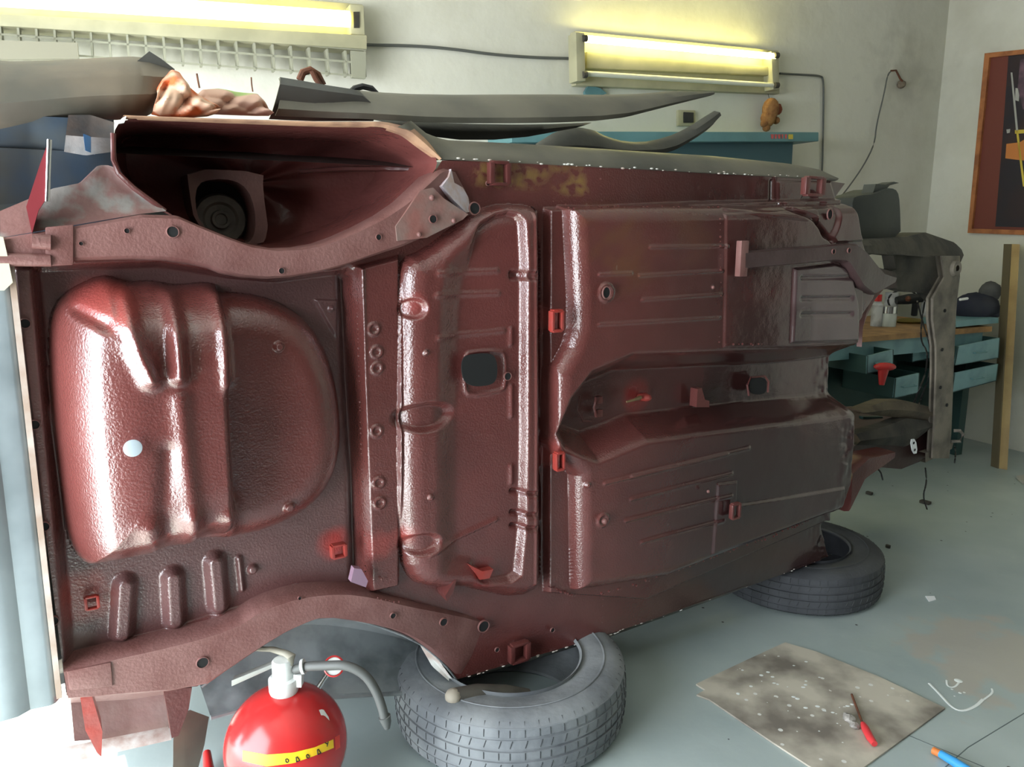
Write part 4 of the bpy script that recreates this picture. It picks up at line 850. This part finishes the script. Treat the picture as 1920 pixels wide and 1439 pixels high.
tyre((ff.x + d.x * .315, ff.y + d.y * .315, .0), .318, .17, 'rubber2', 'darker tyre lying flat under the front corner of the car', .3)
# wooden handled lump in the near tyre
tw = MB(); a0, b0 = on_floor(850, 1306, .19), on_floor(990, 1300, .10)
hm = empty('mallet', a0, 'old dirty mallet with rounded pale end lying inside the near tyre', 'tool')
MB().ball(a0, .022, (1, 1, .9), 14).build('mallet_end', mat('pale_worn_wood', (150, 142, 128), .6), hm)
MB().tube([a0, a0.lerp(b0, .3), a0.lerp(b0, .7), b0], [.02, .028, .024, .012], 12).build('mallet_body', mat('greasy_wood', (92, 88, 82), .6, col2=(70, 68, 64), scale=10), hm)

# ================================================================== FIRE EXTINGUISHER
ER, EZ = .128, .185
_r = ray(537, 1395); t_ = (EZ - CH) / _r[2]; ec = Vector(CAM + _r * t_)
zc = ec.y * math.cos(TH) + (CH - ec.z) * math.sin(TH)
ER = 111.5 / FPX * zc
ex = empty('fire_extinguisher', (ec.x, ec.y, 0), 'round red fire extinguisher with white valve and curved hose standing before the lower wheel arch', 'fire extinguisher')
I4 = Matrix.Translation((ec.x, ec.y, 0))
zc_ = EZ
pr = [(0, .0), (ER * .7, 0), (ER * .8, .012), (ER * .8, .03)] 
prof_b = [(ER * math.sin(a), zc_ + ER * math.cos(a)) for a in np.linspace(.06, PI - .55, 28)]
MB().lathe(prof_b, I4, 48).build('cylinder', 'red', ex)
MB().lathe([(ER * .45, .0), (ER * .62, .0), (ER * .62, max(.02, zc_ - ER * .78)), (ER * .5, max(.022, zc_ - ER * .8))], I4, 32).build('foot_ring', 'black', ex)
# label band following the ball
def on_ball(px, py, lift=1.004):
    r = Vector(ray(px, py)).normalized(); oc = Vector(CAM) - Vector((ec.x, ec.y, zc_)); b = oc.dot(r); c = oc.length_squared - (ER * lift) ** 2
    d = b * b - c
    if d < 0: d = 0
    return Vector(CAM) + r * (-b - math.sqrt(d))
def ballstrip(top, bot, name, m, parent, lift=1.004, n=24, k=5):
    T = resample(top, n); B = resample(bot, n)
    return MB().grid([[on_ball(p[0] + (q_[0] - p[0]) * j / k, p[1] + (q_[1] - p[1]) * j / k, lift) for j in range(k + 1)] for p, q_ in zip(T, B)]).build(name, m, parent)
ballstrip([(455, 1408), (500, 1416), (550, 1412), (590, 1402), (625, 1387)], [(455, 1428), (500, 1438), (550, 1432), (590, 1418), (626, 1403)], 'label_band', 'yellow', ex)
ballstrip([(628, 1383), (637, 1378)], [(629, 1408), (638, 1402)], 'label_edge', mat('label_red', (226, 60, 40), .4), ex)
def glyph(strokes, cx, cy, s, ang):
    g = MB()
    for st in strokes:
        pts = []
        for x, y in st:
            X = cx + s * (x * math.cos(ang) - y * math.sin(ang)); Y = cy + s * (x * math.sin(ang) + y * math.cos(ang)); pts.append(on_ball(X, Y, 1.008))
        g.tube(pts, .0011, 5)
    return g
SY = [[(-.4, -.5), (0, 0)], [(.4, -.5), (-.3, .5)]]; SO = [[(.35 * math.cos(a), .45 * math.sin(a)) for a in np.linspace(0, 2 * PI, 9)]]; SA = [[(-.4, .5), (-.1, -.5), (.2, -.5), (.45, .5)], [(-.45, .55), (.5, .55)]]
for st, x, y in ((SY, 614, 1396), (SA, 597, 1410), (SO, 577, 1419), (SA, 557, 1424), (SO, 538, 1427)): glyph(st, x, y, 8, -.35).build('lettering', 'ink', ex)
ballstrip([(598, 1332), (606, 1330), (616, 1345)], [(602, 1342), (608, 1342), (618, 1352)], 'white_mark', 'whitem', ex, 1.005, 6, 2)  # small white mark on the upper right of the ball
# valve
vc = lambda px, py, dy=0.0: Vector(CAM + ray(px, py) * ((ec.y + dy) / ray(px, py)[1]))
top = Vector((ec.x, ec.y, zc_ + ER))
pxk = zc / FPX
p1 = vc(532, 1285); sh = Vector((p1.x - ec.x, 0, 0))
mv = Matrix.Translation((p1.x, ec.y, 0)); ztop = vc(532, 1240).z; zr0, zr1 = vc(532, 1292).z, vc(532, 1270).z
val = MB().lathe([(0, zr0 - .012), (.030, zr0 - .01), (.033, zr0), (.033, zr1 - .002), (.030, zr1), (.024, zr1 + .001), (.023, ztop), (.02, ztop + .004), (0, ztop + .005)], mv, 32).build('valve', 'whitem', ex)
MB().prism([vc(550, 1266, -.01), vc(565, 1268, -.01), vc(565, 1290, -.01), vc(552, 1290, -.01)], (0, .02, 0)).build('valve_lug', 'whitem', val)
MB().prism([vc(516, 1244, -.008), vc(514, 1252, -.008), vc(434, 1288, -.03), vc(434, 1277, -.03)], (0, .02, 0)).build('lower_lever', mat('grey_lever', (150, 152, 148), .45, .3), ex, bevel=.001)
MB().tube([vc(545, 1245), vc(547, 1232), vc(536, 1226, .01), vc(510, 1218, .02), vc(474, 1217, .05), vc(455, 1219, .08)], [.010, .011, .0095, .008, .007, .004], 10, flat=.7).build('upper_lever', mat('tan_grey_lever', (150, 146, 132), .45), ex)
hz = MB().tube([vc(x, y, dy) for x, y, dy in smoothpts([(553, 1256, 0), (575, 1250, -.01), (610, 1249, -.015), (650, 1247, -.02), (685, 1265, -.02), (705, 1295, -.02), (716, 1325, -.02), (722, 1350, -.02)], 2)], .0105, 12).build('hose', 'hose', ex)
MB().tube([vc(566, 1251, -.008), vc(571, 1250, -.008)], .017, 14).build('hose_collar', 'whitem', hz)
MB().tube([vc(721, 1344, -.02), vc(724, 1354, -.02), vc(726, 1366, -.02)], [.014, .012, .007], 12).build('hose_nozzle', 'hose', hz)
gp = vc(626, 1250, .04)
gr = MB().tube([vc(597, 1290, .02), vc(606, 1276, .03), vc(616, 1262, .04)], [.007, .006, .007], 10).build('gauge_stem', 'chrome', ex)
dirg = (Vector(CAM) - gp).normalized(); rg = dirg.to_track_quat('Z', 'Y').to_matrix().to_4x4()
g1 = MB().lathe([(0, -.008), (.023, -.008), (.024, .004), (.021, .006), (.020, .003)], Matrix.Translation(gp) @ rg, 28).build('pressure_gauge', 'red', ex)
MB().lathe([(0, .003), (.0195, .003)], Matrix.Translation(gp) @ rg, 28).build('gauge_face', 'whitem', g1)

# ================================================================== BACK WALL THINGS
def on_b(px, py, b): return on_back(px, py, b)
# right lamp: housing, two tubes
b1_ = .09
lf = empty('tube_lamp', on_b(1270, 110, 0), 'cream two-tube fluorescent wall lamp above the teal shelf, upper tube lit', 'lamp', 'fluorescent wall lamps')
MB().prism([on_b(x, y, .05) for x, y in ((1078, 58), (1460, 95), (1462, 176), (1080, 160))], -e2 * .05).build('lamp_housing', 'cream', lf, bevel=.004)
MB().prism([on_b(x, y, b1_) for x, y in ((1100, 96), (1455, 125), (1455, 142), (1100, 128))], -e2 * .05).build('reflector', 'cream', lf, bevel=.01)
for pts in (((1080, 60), (1096, 62), (1098, 152), (1082, 152)), ((1446, 96), (1458, 97), (1462, 168), (1450, 168))): MB().prism([on_b(x, y, .12) for x, y in pts], -e2 * .08).build('end_cap', 'cream', lf, bevel=.003)
MB().tube([on_b(1099, 73, .11), on_b(1452, 106, .11)], .017, 20).build('lit_tube', 'tube', lf)
MB().tube([on_b(1099, 138, .11), on_b(1452, 160, .11)], .013, 20).build('unlit_tube', 'tubeoff', lf)
for x, y in ((1455, 104), (1455, 160), (1096, 72), (1096, 140)): MB().tube([on_b(x - 3, y, .125), on_b(x + 4, y, .125)], .016, 12).build('tube_socket', 'engine', lf)
# left lamp with hanging louver grille
ll = empty('tube_lamp', on_b(340, 60, 0), 'long cream wall lamp with louver grille, glaring tube, upper left', 'lamp', 'fluorescent wall lamps')
MB().prism([on_b(x, y, .06) for x, y in ((-420, -80), (680, 8), (685, 92), (-420, 10))], -e2 * .06).build('lamp_housing', 'cream', ll, bevel=.004)
MB().prism([on_b(x, y, .14) for x, y in ((-420, 0), (688, 66), (688, 92), (-420, 22))], -e2 * .12).build('reflector', 'cream', ll, bevel=.004)
MB().tube([on_b(-420, -32, .12), on_b(655, 36, .12)], .033, 20).build('lit_tube', 'tube2', ll)
MB().prism([on_b(x, y, .13) for x, y in ((656, 8), (682, 10), (684, 66), (658, 64))], -e2 * .12).build('end_cap', 'cream', ll, bevel=.003)
MB().prism([on_b(x, y, .135) for x, y in ((663, 22), (674, 22), (674, 52), (664, 52))], -e2 * .01).build('tube_socket', 'engine', ll)
gr_ = MB(); z_ = lambda x, t: ( -10 + (86 + 10) * (x + 420) / 1106 + 12) * (1 - t) + (68 + (147 - 68) * (x + 420) / 1106) * t
for t in (0.0, .5, 1.0):
    gr_.hexa([on_b(-420, z_(-420, t) - 2, .10), on_b(686, z_(686, t) - 2, .10), on_b(686, z_(686, t) - 2, .13), on_b(-420, z_(-420, t) - 2, .13), on_b(-420, z_(-420, t) - 6, .10), on_b(686, z_(686, t) - 6, .10), on_b(686, z_(686, t) - 6, .13), on_b(-420, z_(-420, t) - 6, .13)])
for k in range(32):
    x = -380 + k * 34.2; a_, c_ = on_b(x, z_(x, 0), .13), on_b(x - 4 + 8, z_(x, 1) - 3, .13)
    gr_.prism([a_, a_ + e1 * .008, c_ + e1 * .008, c_], -e2 * .06)
gr_.build('louver_grille', 'creamd', ll)
MB().prism([on_b(x, y, .135) for x, y in ((658, 95), (686, 97), (686, 147), (660, 145))], -e2 * .03).build('grille_end', 'creamd', ll)
tag(MB().prism([on_b(x, y, .2) for x, y in ((-100, 72), (20, 76), (145, 80), (148, 110), (-100, 112))], -e2 * .03).build('cardboard_strip', mat('pale_card', (132, 129, 112), .7), None), 'pale flat strip tucked in front of the louver lamp, upper left', 'board')
def cable(name, pts, m, label, r=.006, b=.012, cat='cable'):
    return tag(MB().tube([on_b(x, y, b) for x, y, _ in smoothpts(pts, 2)], r, 8).build(name, m), label, cat)
cable('wall_cable', [(685, 84), (780, 86), (850, 92), (920, 102), (1000, 108), (1080, 110)], 'cable', 'grey cable clipped along the wall between the two lamps', .007)
cable('wall_cable', [(1462, 138), (1500, 140), (1538, 142), (1544, 148), (1544, 200), (1542, 312), (1540, 330)], 'cable', 'grey cable turning down the wall from the right lamp', .006)
cable('wall_cable', [(1672, 132), (1664, 140), (1658, 175), (1643, 235), (1640, 270), (1620, 310), (1592, 350), (1580, 365)], 'cable', 'thin grey loose wire running from the wall socket down to the car', .0045, .03)
so = MB().tube([on_b(1670, 133, .03), on_b(1680, 132, .04), on_b(1688, 148, .04), on_b(1692, 152, .04)], .006, 8).build('plug_lead', 'rust')
tag(so, 'short dark lead bent over from the wall wire', 'cable')
tag(MB().ball(on_b(1690, 158, .02), .028, (1, .8, .9), 12, noise=.12).build('wall_socket', mat('grubby_socket', (130, 118, 100), .7, col2=(96, 84, 70), scale=30)), 'grubby broken socket on the wall near the corner', 'socket')
# plush toy hanging from the lamp
bc = on_b(1444, 213, .07); tb_ = empty('plush_toy', bc, 'small brown plush animal hanging on a string under the right lamp', 'toy')
s_ = (bc - Vector(CAM)).length / FPX
def off(px, py): return on_b(px, py, .07)
MB().ball(off(1445, 205), 17 * s_, (.85, .8, 1.1), 14).ball(off(1440, 222), 13 * s_, (1, .8, 1.1), 12).build('toy_body', 'plush', tb_)
MB().ball(off(1457, 206), 9 * s_, (1, .9, 1.0), 12).ball(off(1461, 199), 4 * s_, n=8).ball(off(1452, 196), 4 * s_, n=8).build('toy_head', 'plushr', tb_)
for x, y in ((1433, 232), (1455, 226), (1437, 240)): MB().ball(off(x, y), 7 * s_, (1, 1, .9), 10).build('toy_paw', 'plush', tb_)
MB().tube([on_b(1440, 176, .07), on_b(1444, 190, .07)], .0015, 5).build('toy_string', 'blackw', tb_)
cable('chain', [(369, 138), (371, 150), (374, 165)], 'rust', 'short chain hanging under the louver lamp', .004, .12, 'chain')
cable('hanging_cord', [(471, 145), (472, 160), (474, 172)], 'rust', 'short brown cord hanging under the louver lamp', .003, .12, 'cord')
# switch box
sw = empty('wall_switch', on_b(1287, 218, 0), 'black wall switch on a pale plate just above the teal shelf', 'switch')
MB().prism([on_b(x, y, .02) for x, y in ((1272, 206), (1304, 207), (1304, 236), (1272, 236))], -e2 * .02).build('switch_plate', 'cream', sw, bevel=.003)
MB().prism([on_b(x, y, .03) for x, y in ((1283, 210), (1301, 211), (1301, 230), (1283, 230))], -e2 * .01).build('switch_button', 'tool', sw, bevel=.002)
tag(MB().prism([on_b(x, y, .03) for x, y in ((1097, 172), (1104, 160), (1125, 165), (1138, 175), (1120, 182), (1098, 182))], -e2 * .02).build('blue_rag_scrap', 'teal'), 'scrap of blue cloth under the right lamp', 'cloth')
# teal shelf
sh_ = empty('wall_shelf', on_b(1300, 270, 0), 'teal painted wooden shelf cabinet on the back wall behind the car', 'shelf')
MB().prism([on_b(x, y, .28) for x, y in ((960, 246), (1535, 248), (1535, 265), (960, 267))], -e2 * .28).build('shelf_board', 'teal', sh_, bevel=.003)
MB().prism([on_b(x, y, .22) for x, y in ((960, 266), (1487, 265), (1484, 320), (960, 330))], -e2 * .22).build('cabinet_box', 'tealb', sh_)
g = MB()
for k, (x0, w_) in enumerate(((1446, 5), (1453, 4), (1459, 5), (1466, 3), (1472, 4))): g.prism([on_b(x, y, .284) for x, y in ((x0, 252), (x0 + w_, 252), (x0 + w_ - 1, 260), (x0 + 1, 260))], -e2 * .003)
g.build('shelf_sticker', mat('faded_red_sticker', (190, 86, 84), .5), sh_)
MB().prism([on_b(x, y, .284) for x, y in ((1479, 252), (1487, 252), (1487, 261), (1479, 261))], -e2 * .003).build('shelf_sticker', mat('yellow_sticker', (200, 180, 70), .5), sh_)
# framed picture on the right wall
pc = empty('framed_picture', on_right(1880, 270, 0), 'tall wood framed dark poster with maroon border on the right wall', 'picture')
fo = [(1846, 100), (2060, 78), (2060, 446), (1814, 437)]; fi_ = [(1855, 108), (2050, 88), (2050, 436), (1822, 429)]
A = [on_right(x, y, .03) for x, y in fo]; B = [on_right(x, y, .03) for x, y in fi_]; offr = Vector(e1 * .03)
MB().grid([[p + offr for p in A] + [A[0] + offr], A + [A[0]], B + [B[0]], [p + offr for p in B] + [B[0] + offr]]).build('frame', 'frame', pc)
MB().prism([on_right(x, y, .012) for x, y in fi_], e1 * .008).build('picture_border', 'pmar', pc)
pic = MB().prism([on_right(x, y, .016) for x, y in ((1891, 103), (2040, 90), (2040, 430), (1866, 425), (1878, 280))], e1 * .004).build('picture_print', 'pdark', pc)
for nm, m_, pts in (('printed_shape', 'pskin', [(1913, 112), (1960, 100), (1960, 205), (1918, 205), (1908, 165)]), ('printed_box', 'pora', [(1887, 270), (1912, 267), (1920, 262), (1950, 262), (1950, 305), (1910, 300), (1885, 297)]), ('printed_stick', 'ppale', [(1895, 136), (1898, 136), (1909, 245), (1905, 245)]), ('printed_stick', 'pyel', [(1905, 245), (1909, 245), (1922, 350), (1918, 350)]), ('printed_patch', 'ppale', [(1904, 165), (1912, 166), (1910, 190), (1903, 188)]), ('printed_dot', 'ppale', [(1887, 243), (1894, 242), (1893, 249), (1888, 250)]), ('printed_patch', 'pyel', [(1903, 244), (1920, 243), (1920, 250), (1903, 251)])):
    MB().prism([on_right(x, y, .0185) for x, y in pts], e1 * .002).build(nm, m_, pic)
# leaning timber
bb = on_floor(1880, 880, 0); bt = on_right(1904, 458, .10)
def plank():
    t = empty('timber_plank', bb, 'long pale timber plank leaning upright against the right wall below the picture', 'plank')
    w = e2 * .0; mb = MB()
    pts = [on_floor(1873, 879), on_floor(1889, 882)]; tops = []
    d = (bt - bb); up = d
    a0, a1 = pts; a2 = a1 + Vector((0, .05, 0)); a3 = a0 + Vector((-.01, .05, 0))
    t0 = Vector((0, 0, 0))
    topc = [p + d for p in (a0, a1, a2, a3)]
    mb.hexa([a0, a1, a2, a3] + topc)
    mb.build('plank_body', 'board', t, bevel=.003)
    o = MB().prism([a0, a3, a3 + d, a0 + d], (-.008, 0, 0)).build('plank_shaded_side', 'board_shade', t); o['label'] = 'plank side with shade put into its colour'  # darker timber colour stands for the plank's shaded side
    return t
plank()
# ================================================================== WORKBENCH
def floor_a_b(p): dd = np.array(p[:2]) - np.array([KX, KY]); return -(dd @ E1), dd @ E2
BZ = .80
wbp = on_floor(1640, 630, BZ); wa_, wb_ = floor_a_b(wbp)
bench = empty('workbench', R(wa_ * .5, wb_ * .5, 0), 'light blue steel workbench with wooden top in the far corner', 'workbench')
def rbox(mb, a0, a1, b0, b1, z0, z1):
    return mb.hexa([R(a0, b0, z0), R(a1, b0, z0), R(a1, b1, z0), R(a0, b1, z0), R(a0, b0, z1), R(a1, b0, z1), R(a1, b1, z1), R(a0, b1, z1)])
print('BENCH', wa_, wb_)
rbox(MB(), .35, wa_ + .4, .02, wb_, BZ - .03, BZ).build('bench_top', 'wood', bench)
rbox(MB(), .40, wa_ + .35, wb_ - .06, wb_ - .02, BZ - .12, BZ - .03).build('bench_apron', 'bluec', bench)
rbox(MB(), .4, wa_ + .35, .05, .07, .15, BZ - .12).build('bench_back', 'bluec', bench)
for a_, b_ in ((.42, .08), (.42, wb_ - .1), (wa_ + .3, .08), (wa_ + .3, wb_ - .1)): rbox(MB(), a_ - .03, a_ + .03, b_ - .03, b_ + .03, 0, BZ - .03).build('leg', 'teald', bench)
# drawers as blue fronts with open dark tops
def drawer(fp, depth, label, group='blue drawers of the corner bench'):
    """fp: 4 picture points of the front (tl,tr,br,bl) standing at distance b"""
    pts = fp['pts']; b = fp['b']; P4 = [on_back(x, y, b) for x, y in pts]
    t = empty('drawer', (P4[2] + P4[3]) / 2, label, 'drawer', group)
    MB().prism(P4, -e2 * .012).build('drawer_front', 'bluec', t, bevel=.002)
    tl, tr, br, bl = P4; mb = MB(); dk = -e2 * depth
    for p, q_ in ((tl, bl), (tr, br)): mb.prism([p, q_, q_ + dk, p + dk], e1 * .006)
    mb.prism([bl, br, br + dk, bl + dk], (0, 0, .006)); mb.prism([tl + dk, tr + dk, br + dk, bl + dk], e2 * .006)
    mb.build('drawer_box', 'teald', t)
    hm_ = (P4[0] + P4[1] + P4[2] + P4[3]) / 4
    MB().tube([hm_ - e1 * .05 + e2 * .006, hm_ - e1 * .05 + e2 * .02, hm_ + e1 * .05 + e2 * .02, hm_ + e1 * .05 + e2 * .006], .004, 6).build('handle', 'teal', t)
    return t
bq = wb_ - .02
drawer(dict(pts=[(1797, 650), (1874, 634), (1871, 672), (1790, 686)], b=bq + .1), .5, 'light blue drawer standing open at right, upper of the two by the plank')
drawer(dict(pts=[(1790, 700), (1871, 683), (1867, 715), (1785, 737)], b=bq + .1), .5, 'light blue drawer at right, lower of the two by the plank')
drawer(dict(pts=[(1627, 668), (1674, 656), (1674, 690), (1626, 702)], b=bq + .12), .35, 'light blue drawer open under the bench, behind the red grinder')
drawer(dict(pts=[(1680, 710), (1723, 700), (1721, 738), (1676, 748)], b=bq + .12), .35, 'light blue drawer open under the bench, lowest below the wires')
drawer(dict(pts=[(1712, 646), (1752, 636), (1748, 672), (1710, 680)], b=bq - .05), .35, 'light blue drawer under the bench, behind the radiator frame')
rbox(MB(), .42, wa_ + .2, wb_ - .5, wb_ - .3, .12, BZ - .14).build('bench_cupboard', 'teald', bench)
# things on the bench
def cyl(name, px, py0, py1, r, b, m, label, cat, lid=None, taper=1):
    base = on_floor(px, py1, BZ); aa, bb_ = floor_a_b(base); top_z = None
    rr = ray(px, py0); tt = base.y / rr[1]; zt_ = CH + rr[2] * tt; pr_ = (base - Vector(CAM)).length / FPX
    t = empty(name, base, label, cat); hgt = zt_ - BZ; R0 = r * pr_; mx = Matrix.Translation(base)
    MB().lathe([(0, .001), (R0, .001), (R0, hgt * .8), (R0 * taper, hgt * .88), (R0 * taper, hgt), (0, hgt)], mx, 20).build('body', m, t)
    if lid: MB().lathe([(R0 * taper * 1.08, hgt - .01), (R0 * taper * 1.08, hgt + .03), (0, hgt + .03)], mx, 20).build('lid', lid, t)
    return t
cyl('bottle', 1642, 562, 612, 9, 0, 'can', 'white bottle with red cap on the bench, leftmost', 'bottle', 'red', .6)
cyl('jar', 1664, 584, 612, 13, 0, 'glass', 'clear glass jar on the bench beside the white bottle', 'jar', 'chrome', .9)
cyl('paint_can', 1668, 548, 590, 12, 0, 'can', 'shiny white can standing behind the glass jar on the bench', 'can')
cyl('paint_can', 1736, 548, 592, 9, 0, 'can', 'tall pale can on the bench at the right of the drill', 'can')
b0_ = on_floor(1705, 606, BZ); o = MB().ball(b0_ + Vector((0, 0, .012)), .06, (1.4, 1, .3), 12, noise=.1).build('oily_rag', 'olive'); tag(o, 'olive oily rag lying flat on the bench top', 'rag')
dp = on_floor(1700, 592, BZ); dr = empty('power_drill', dp, 'black power tool with coiled lead on the bench', 'power tool')
MB().tube([dp + Vector((-.08, 0, .10)), dp + Vector((0, 0, .11)), dp + Vector((.09, 0, .12))], [.025, .035, .03], 12).build('drill_body', 'tool', dr)
MB().tube([dp + Vector((.05, 0, .10)), dp + Vector((.06, .02, .0))], .02, 10).build('drill_handle', 'tool', dr)
MB().tube([dp + Vector((.10 * math.cos(a) - .02, .03, .10 + .07 * math.sin(a))) for a in np.linspace(-.5, 3.8, 20)], .006, 6).build('drill_lead', 'blackw', dr)
MB().ball(dp + Vector((-.02, -.036, .115)), .02, n=8).build('drill_badge', 'rust', dr)
# red grinder hanging below
gp_ = on_back(1660, 700, bq + .16); gg = empty('angle_grinder', gp_, 'small bright red tool hanging in front of the open drawers', 'tool')
MB().ball(on_back(1659, 688, bq + .16), .05, (1.2, .7, .45), 14).build('tool_head', 'red', gg)
MB().tube([on_back(1657, 690, bq + .16), on_back(1655, 705, bq + .16), on_back(1653, 722, bq + .16)], [.03, .022, .014], 10).build('tool_grip', 'red', gg)
# bag on the right shelf
bs = on_back(1835, 600, bq); 
shr = empty('side_shelf', on_back(1830, 610, bq), 'light blue steel ledge beside the bench against the right wall', 'shelf')
MB().prism([on_back(x, y, bq) for x, y in ((1793, 602), (1872, 596), (1872, 606), (1793, 614))], -e2 * .22).build('ledge', 'bluec', shr)
bgp = on_back(1830, 575, bq - .15); bge = empty('tool_bag', bgp, 'dark navy cloth bag slumped on the ledge by the right wall', 'bag')
k_ = (bgp - Vector(CAM)).length / FPX
MB().ball(on_back(1828, 578, bq - .15), 34 * k_, (1.1, .8, .72), 18, noise=.06).ball(on_back(1832, 588, bq - .15), 30 * k_, (1.2, .8, .4), 16, noise=.05).build('bag_body', 'bag', bge)
MB().ball(on_back(1856, 548, bq - .12), 17 * k_, (1, .8, 1), 14, noise=.06).build('bag_flap', 'bagl', bge)
MB().tube([on_back(1800, 562, bq - .02), on_back(1814, 560, bq - .02)], .008, 6).build('bag_strip', 'paper', bge)
# ================================================================== FLOOR THINGS
def fpoly(pts, z): return [on_floor(x, y, z) for x, y in pts]
bm_ = bpy.data.materials.new('splattered_hardboard'); bm_.use_nodes = True; nt = bm_.node_tree; b = nt.nodes['Principled BSDF']; L_ = nt.links.new
tc = nd(nt, 'ShaderNodeTexCoord'); n = nd(nt, 'ShaderNodeTexNoise'); n.inputs['Scale'].default_value = 6; n.inputs['Detail'].default_value = 7; L_(tc.outputs['Object'], n.inputs['Vector'])
r = nd(nt, 'ShaderNodeValToRGB'); e = r.color_ramp.elements; e[0].position = .35; e[0].color = (*lin((118, 111, 102)), 1); e[1].position = .62; e[1].color = (*lin((192, 185, 170)), 1); L_(n.outputs['Fac'], r.inputs[0])
v = nd(nt, 'ShaderNodeTexVoronoi'); v.inputs['Scale'].default_value = 24; L_(tc.outputs['Object'], v.inputs['Vector'])
s = nd(nt, 'ShaderNodeMath', operation='LESS_THAN'); s.inputs[1].default_value = .16; L_(v.outputs['Distance'], s.inputs[0])
mx = nd(nt, 'ShaderNodeMix', data_type='RGBA'); n5 = nd(nt, 'ShaderNodeTexNoise'); n5.inputs['Scale'].default_value = 3; L_(tc.outputs['Object'], n5.inputs['Vector'])
gt = nd(nt, 'ShaderNodeMath', operation='GREATER_THAN'); gt.inputs[1].default_value = .52; L_(n5.outputs['Fac'], gt.inputs[0])
mu = nd(nt, 'ShaderNodeMath', operation='MULTIPLY'); L_(s.outputs[0], mu.inputs[0]); L_(gt.outputs[0], mu.inputs[1]); L_(mu.outputs[0], mx.inputs[0]); L_(r.outputs[0], mx.inputs[6]); mx.inputs[7].default_value = (*lin((214, 214, 208)), 1)
L_(mx.outputs[2], b.inputs['Base Color']); b.inputs['Roughness'].default_value = .6
hb = MB().prism(fpoly([(1305, 1283), (1400, 1238), (1472, 1205), (1530, 1222), (1650, 1270), (1772, 1328), (1700, 1381), (1573, 1473), (1450, 1393), (1330, 1312), (1306, 1303), (1322, 1294)], .006), (0, 0, -.005)).build('hardboard_sheet', bm_)
tag(hb, 'stained hardboard sheet spattered with white paint lying on the grey floor', 'board')
sd_ = empty('screwdriver', on_floor(1628, 1378, .01), 'red handled screwdriver lying on the spattered hardboard', 'screwdriver')
MB().tube([on_floor(1597, 1303, .012), on_floor(1619, 1362, .014)], .0035, 8).build('shaft', 'rust', sd_)
MB().tube([on_floor(1618, 1358, .016), on_floor(1622, 1366, .018), on_floor(1632, 1385, .018), on_floor(1640, 1396, .017)], [.007, .0105, .0105, .008], 12).build('grip', mat('red_plastic', (208, 60, 64), .4), sd_)
tag(MB().ball(on_floor(1592, 1347, .014), .02, (.8, 1, .5), 12, noise=.2).ball(on_floor(1602, 1360, .014), .016, (.8, 1, .5), 12, noise=.2).build('crumpled_foil', 'foil'), 'crumpled grey lump on the hardboard beside the screwdriver shaft', 'scrap')
cb = empty('chisel', on_floor(1770, 1415, .01), 'blue handled tool with orange tip at the bottom edge of the floor', 'tool')
MB().tube([on_floor(1750, 1408, .012), on_floor(1764, 1415, .014)], .010, 10).build('tip', 'orange', cb)
MB().tube([on_floor(1763, 1414, .015), on_floor(1790, 1430, .016), on_floor(1830, 1455, .016)], [.010, .012, .012], 12).build('grip', 'bluep', cb)
ps = MB()
for pts, r_ in ((((1742, 1282), (1760, 1300), (1785, 1328), (1805, 1335), (1830, 1325), (1843, 1312)), .0045), (((1775, 1276), (1776, 1288), (1790, 1290), (1800, 1278)), .003), (((1845, 1312), (1862, 1300), (1860, 1292)), .003)):
    ps.tube([on_floor(x, y, .001) for x, y, _ in smoothpts(pts, 2)], r_, 6, flat=.3)
for x, y, r_ in ((1797, 1277, .012), (1785, 1293, .004), (1800, 1300, .005), (1808, 1299, .004), (1790, 1306, .003)): ps.ball(on_floor(x, y, .001), r_, (1, 1, .12), 12)
tag(ps.build('paint_spill', 'paintw'), 'thin white paint dribble with dots on the floor right of the hardboard', 'paint')
hbs = MB()
for _ in range(46):
    x = random.uniform(1350, 1600); y = 1235 + (x - 1350) * .45 + random.gauss(0, 30); 
    if 1240 < y < 1420 and y > 1290 - (x - 1305) * .45: hbs.ball(on_floor(x, y, .0065), random.uniform(.0015, .007), (1, random.uniform(.6, 1), .1), 8)
s = hbs.build('paint_spots', 'paintw', hb); s['kind'] = 'stuff'
for x, y, w_, lb_ in ((1735, 942, .03, 'dark metal scrap on the floor behind the far tyre'), (1665, 1025, .012, 'thin dark nail like scrap standing near the far tyre'), (1630, 925, .02, 'dark crumb of dirt under the car front')):
    p = on_floor(x, y, .008); tag(MB().box(p, w_, w_ * 1.6, .015, .6).build('metal_scrap', 'engine', None, .003), lb_, 'scrap')
tag(MB().prism(fpoly([(1735, 1118), (1752, 1118), (1755, 1124), (1742, 1128)], .004), (0, 0, -.003)).build('paper_scrap', 'paper'), 'tiny white paper scrap on open floor right of the far tyre', 'scrap')
tag(MB().prism(fpoly([(1905, 893), (1960, 885), (1960, 915), (1918, 905)], .012), (0, 0, -.01)).build('pale_board', 'ppale'), 'pale board end at the right picture edge beyond the plank', 'board')
# small red thing bottom left behind the extinguisher
tag(MB().tube([on_floor(388, 1412, .03), on_floor(392, 1450, .02)], [.010, .014], 10).build('red_cap', 'red'), 'small red plastic piece on the floor left of the extinguisher', 'scrap')
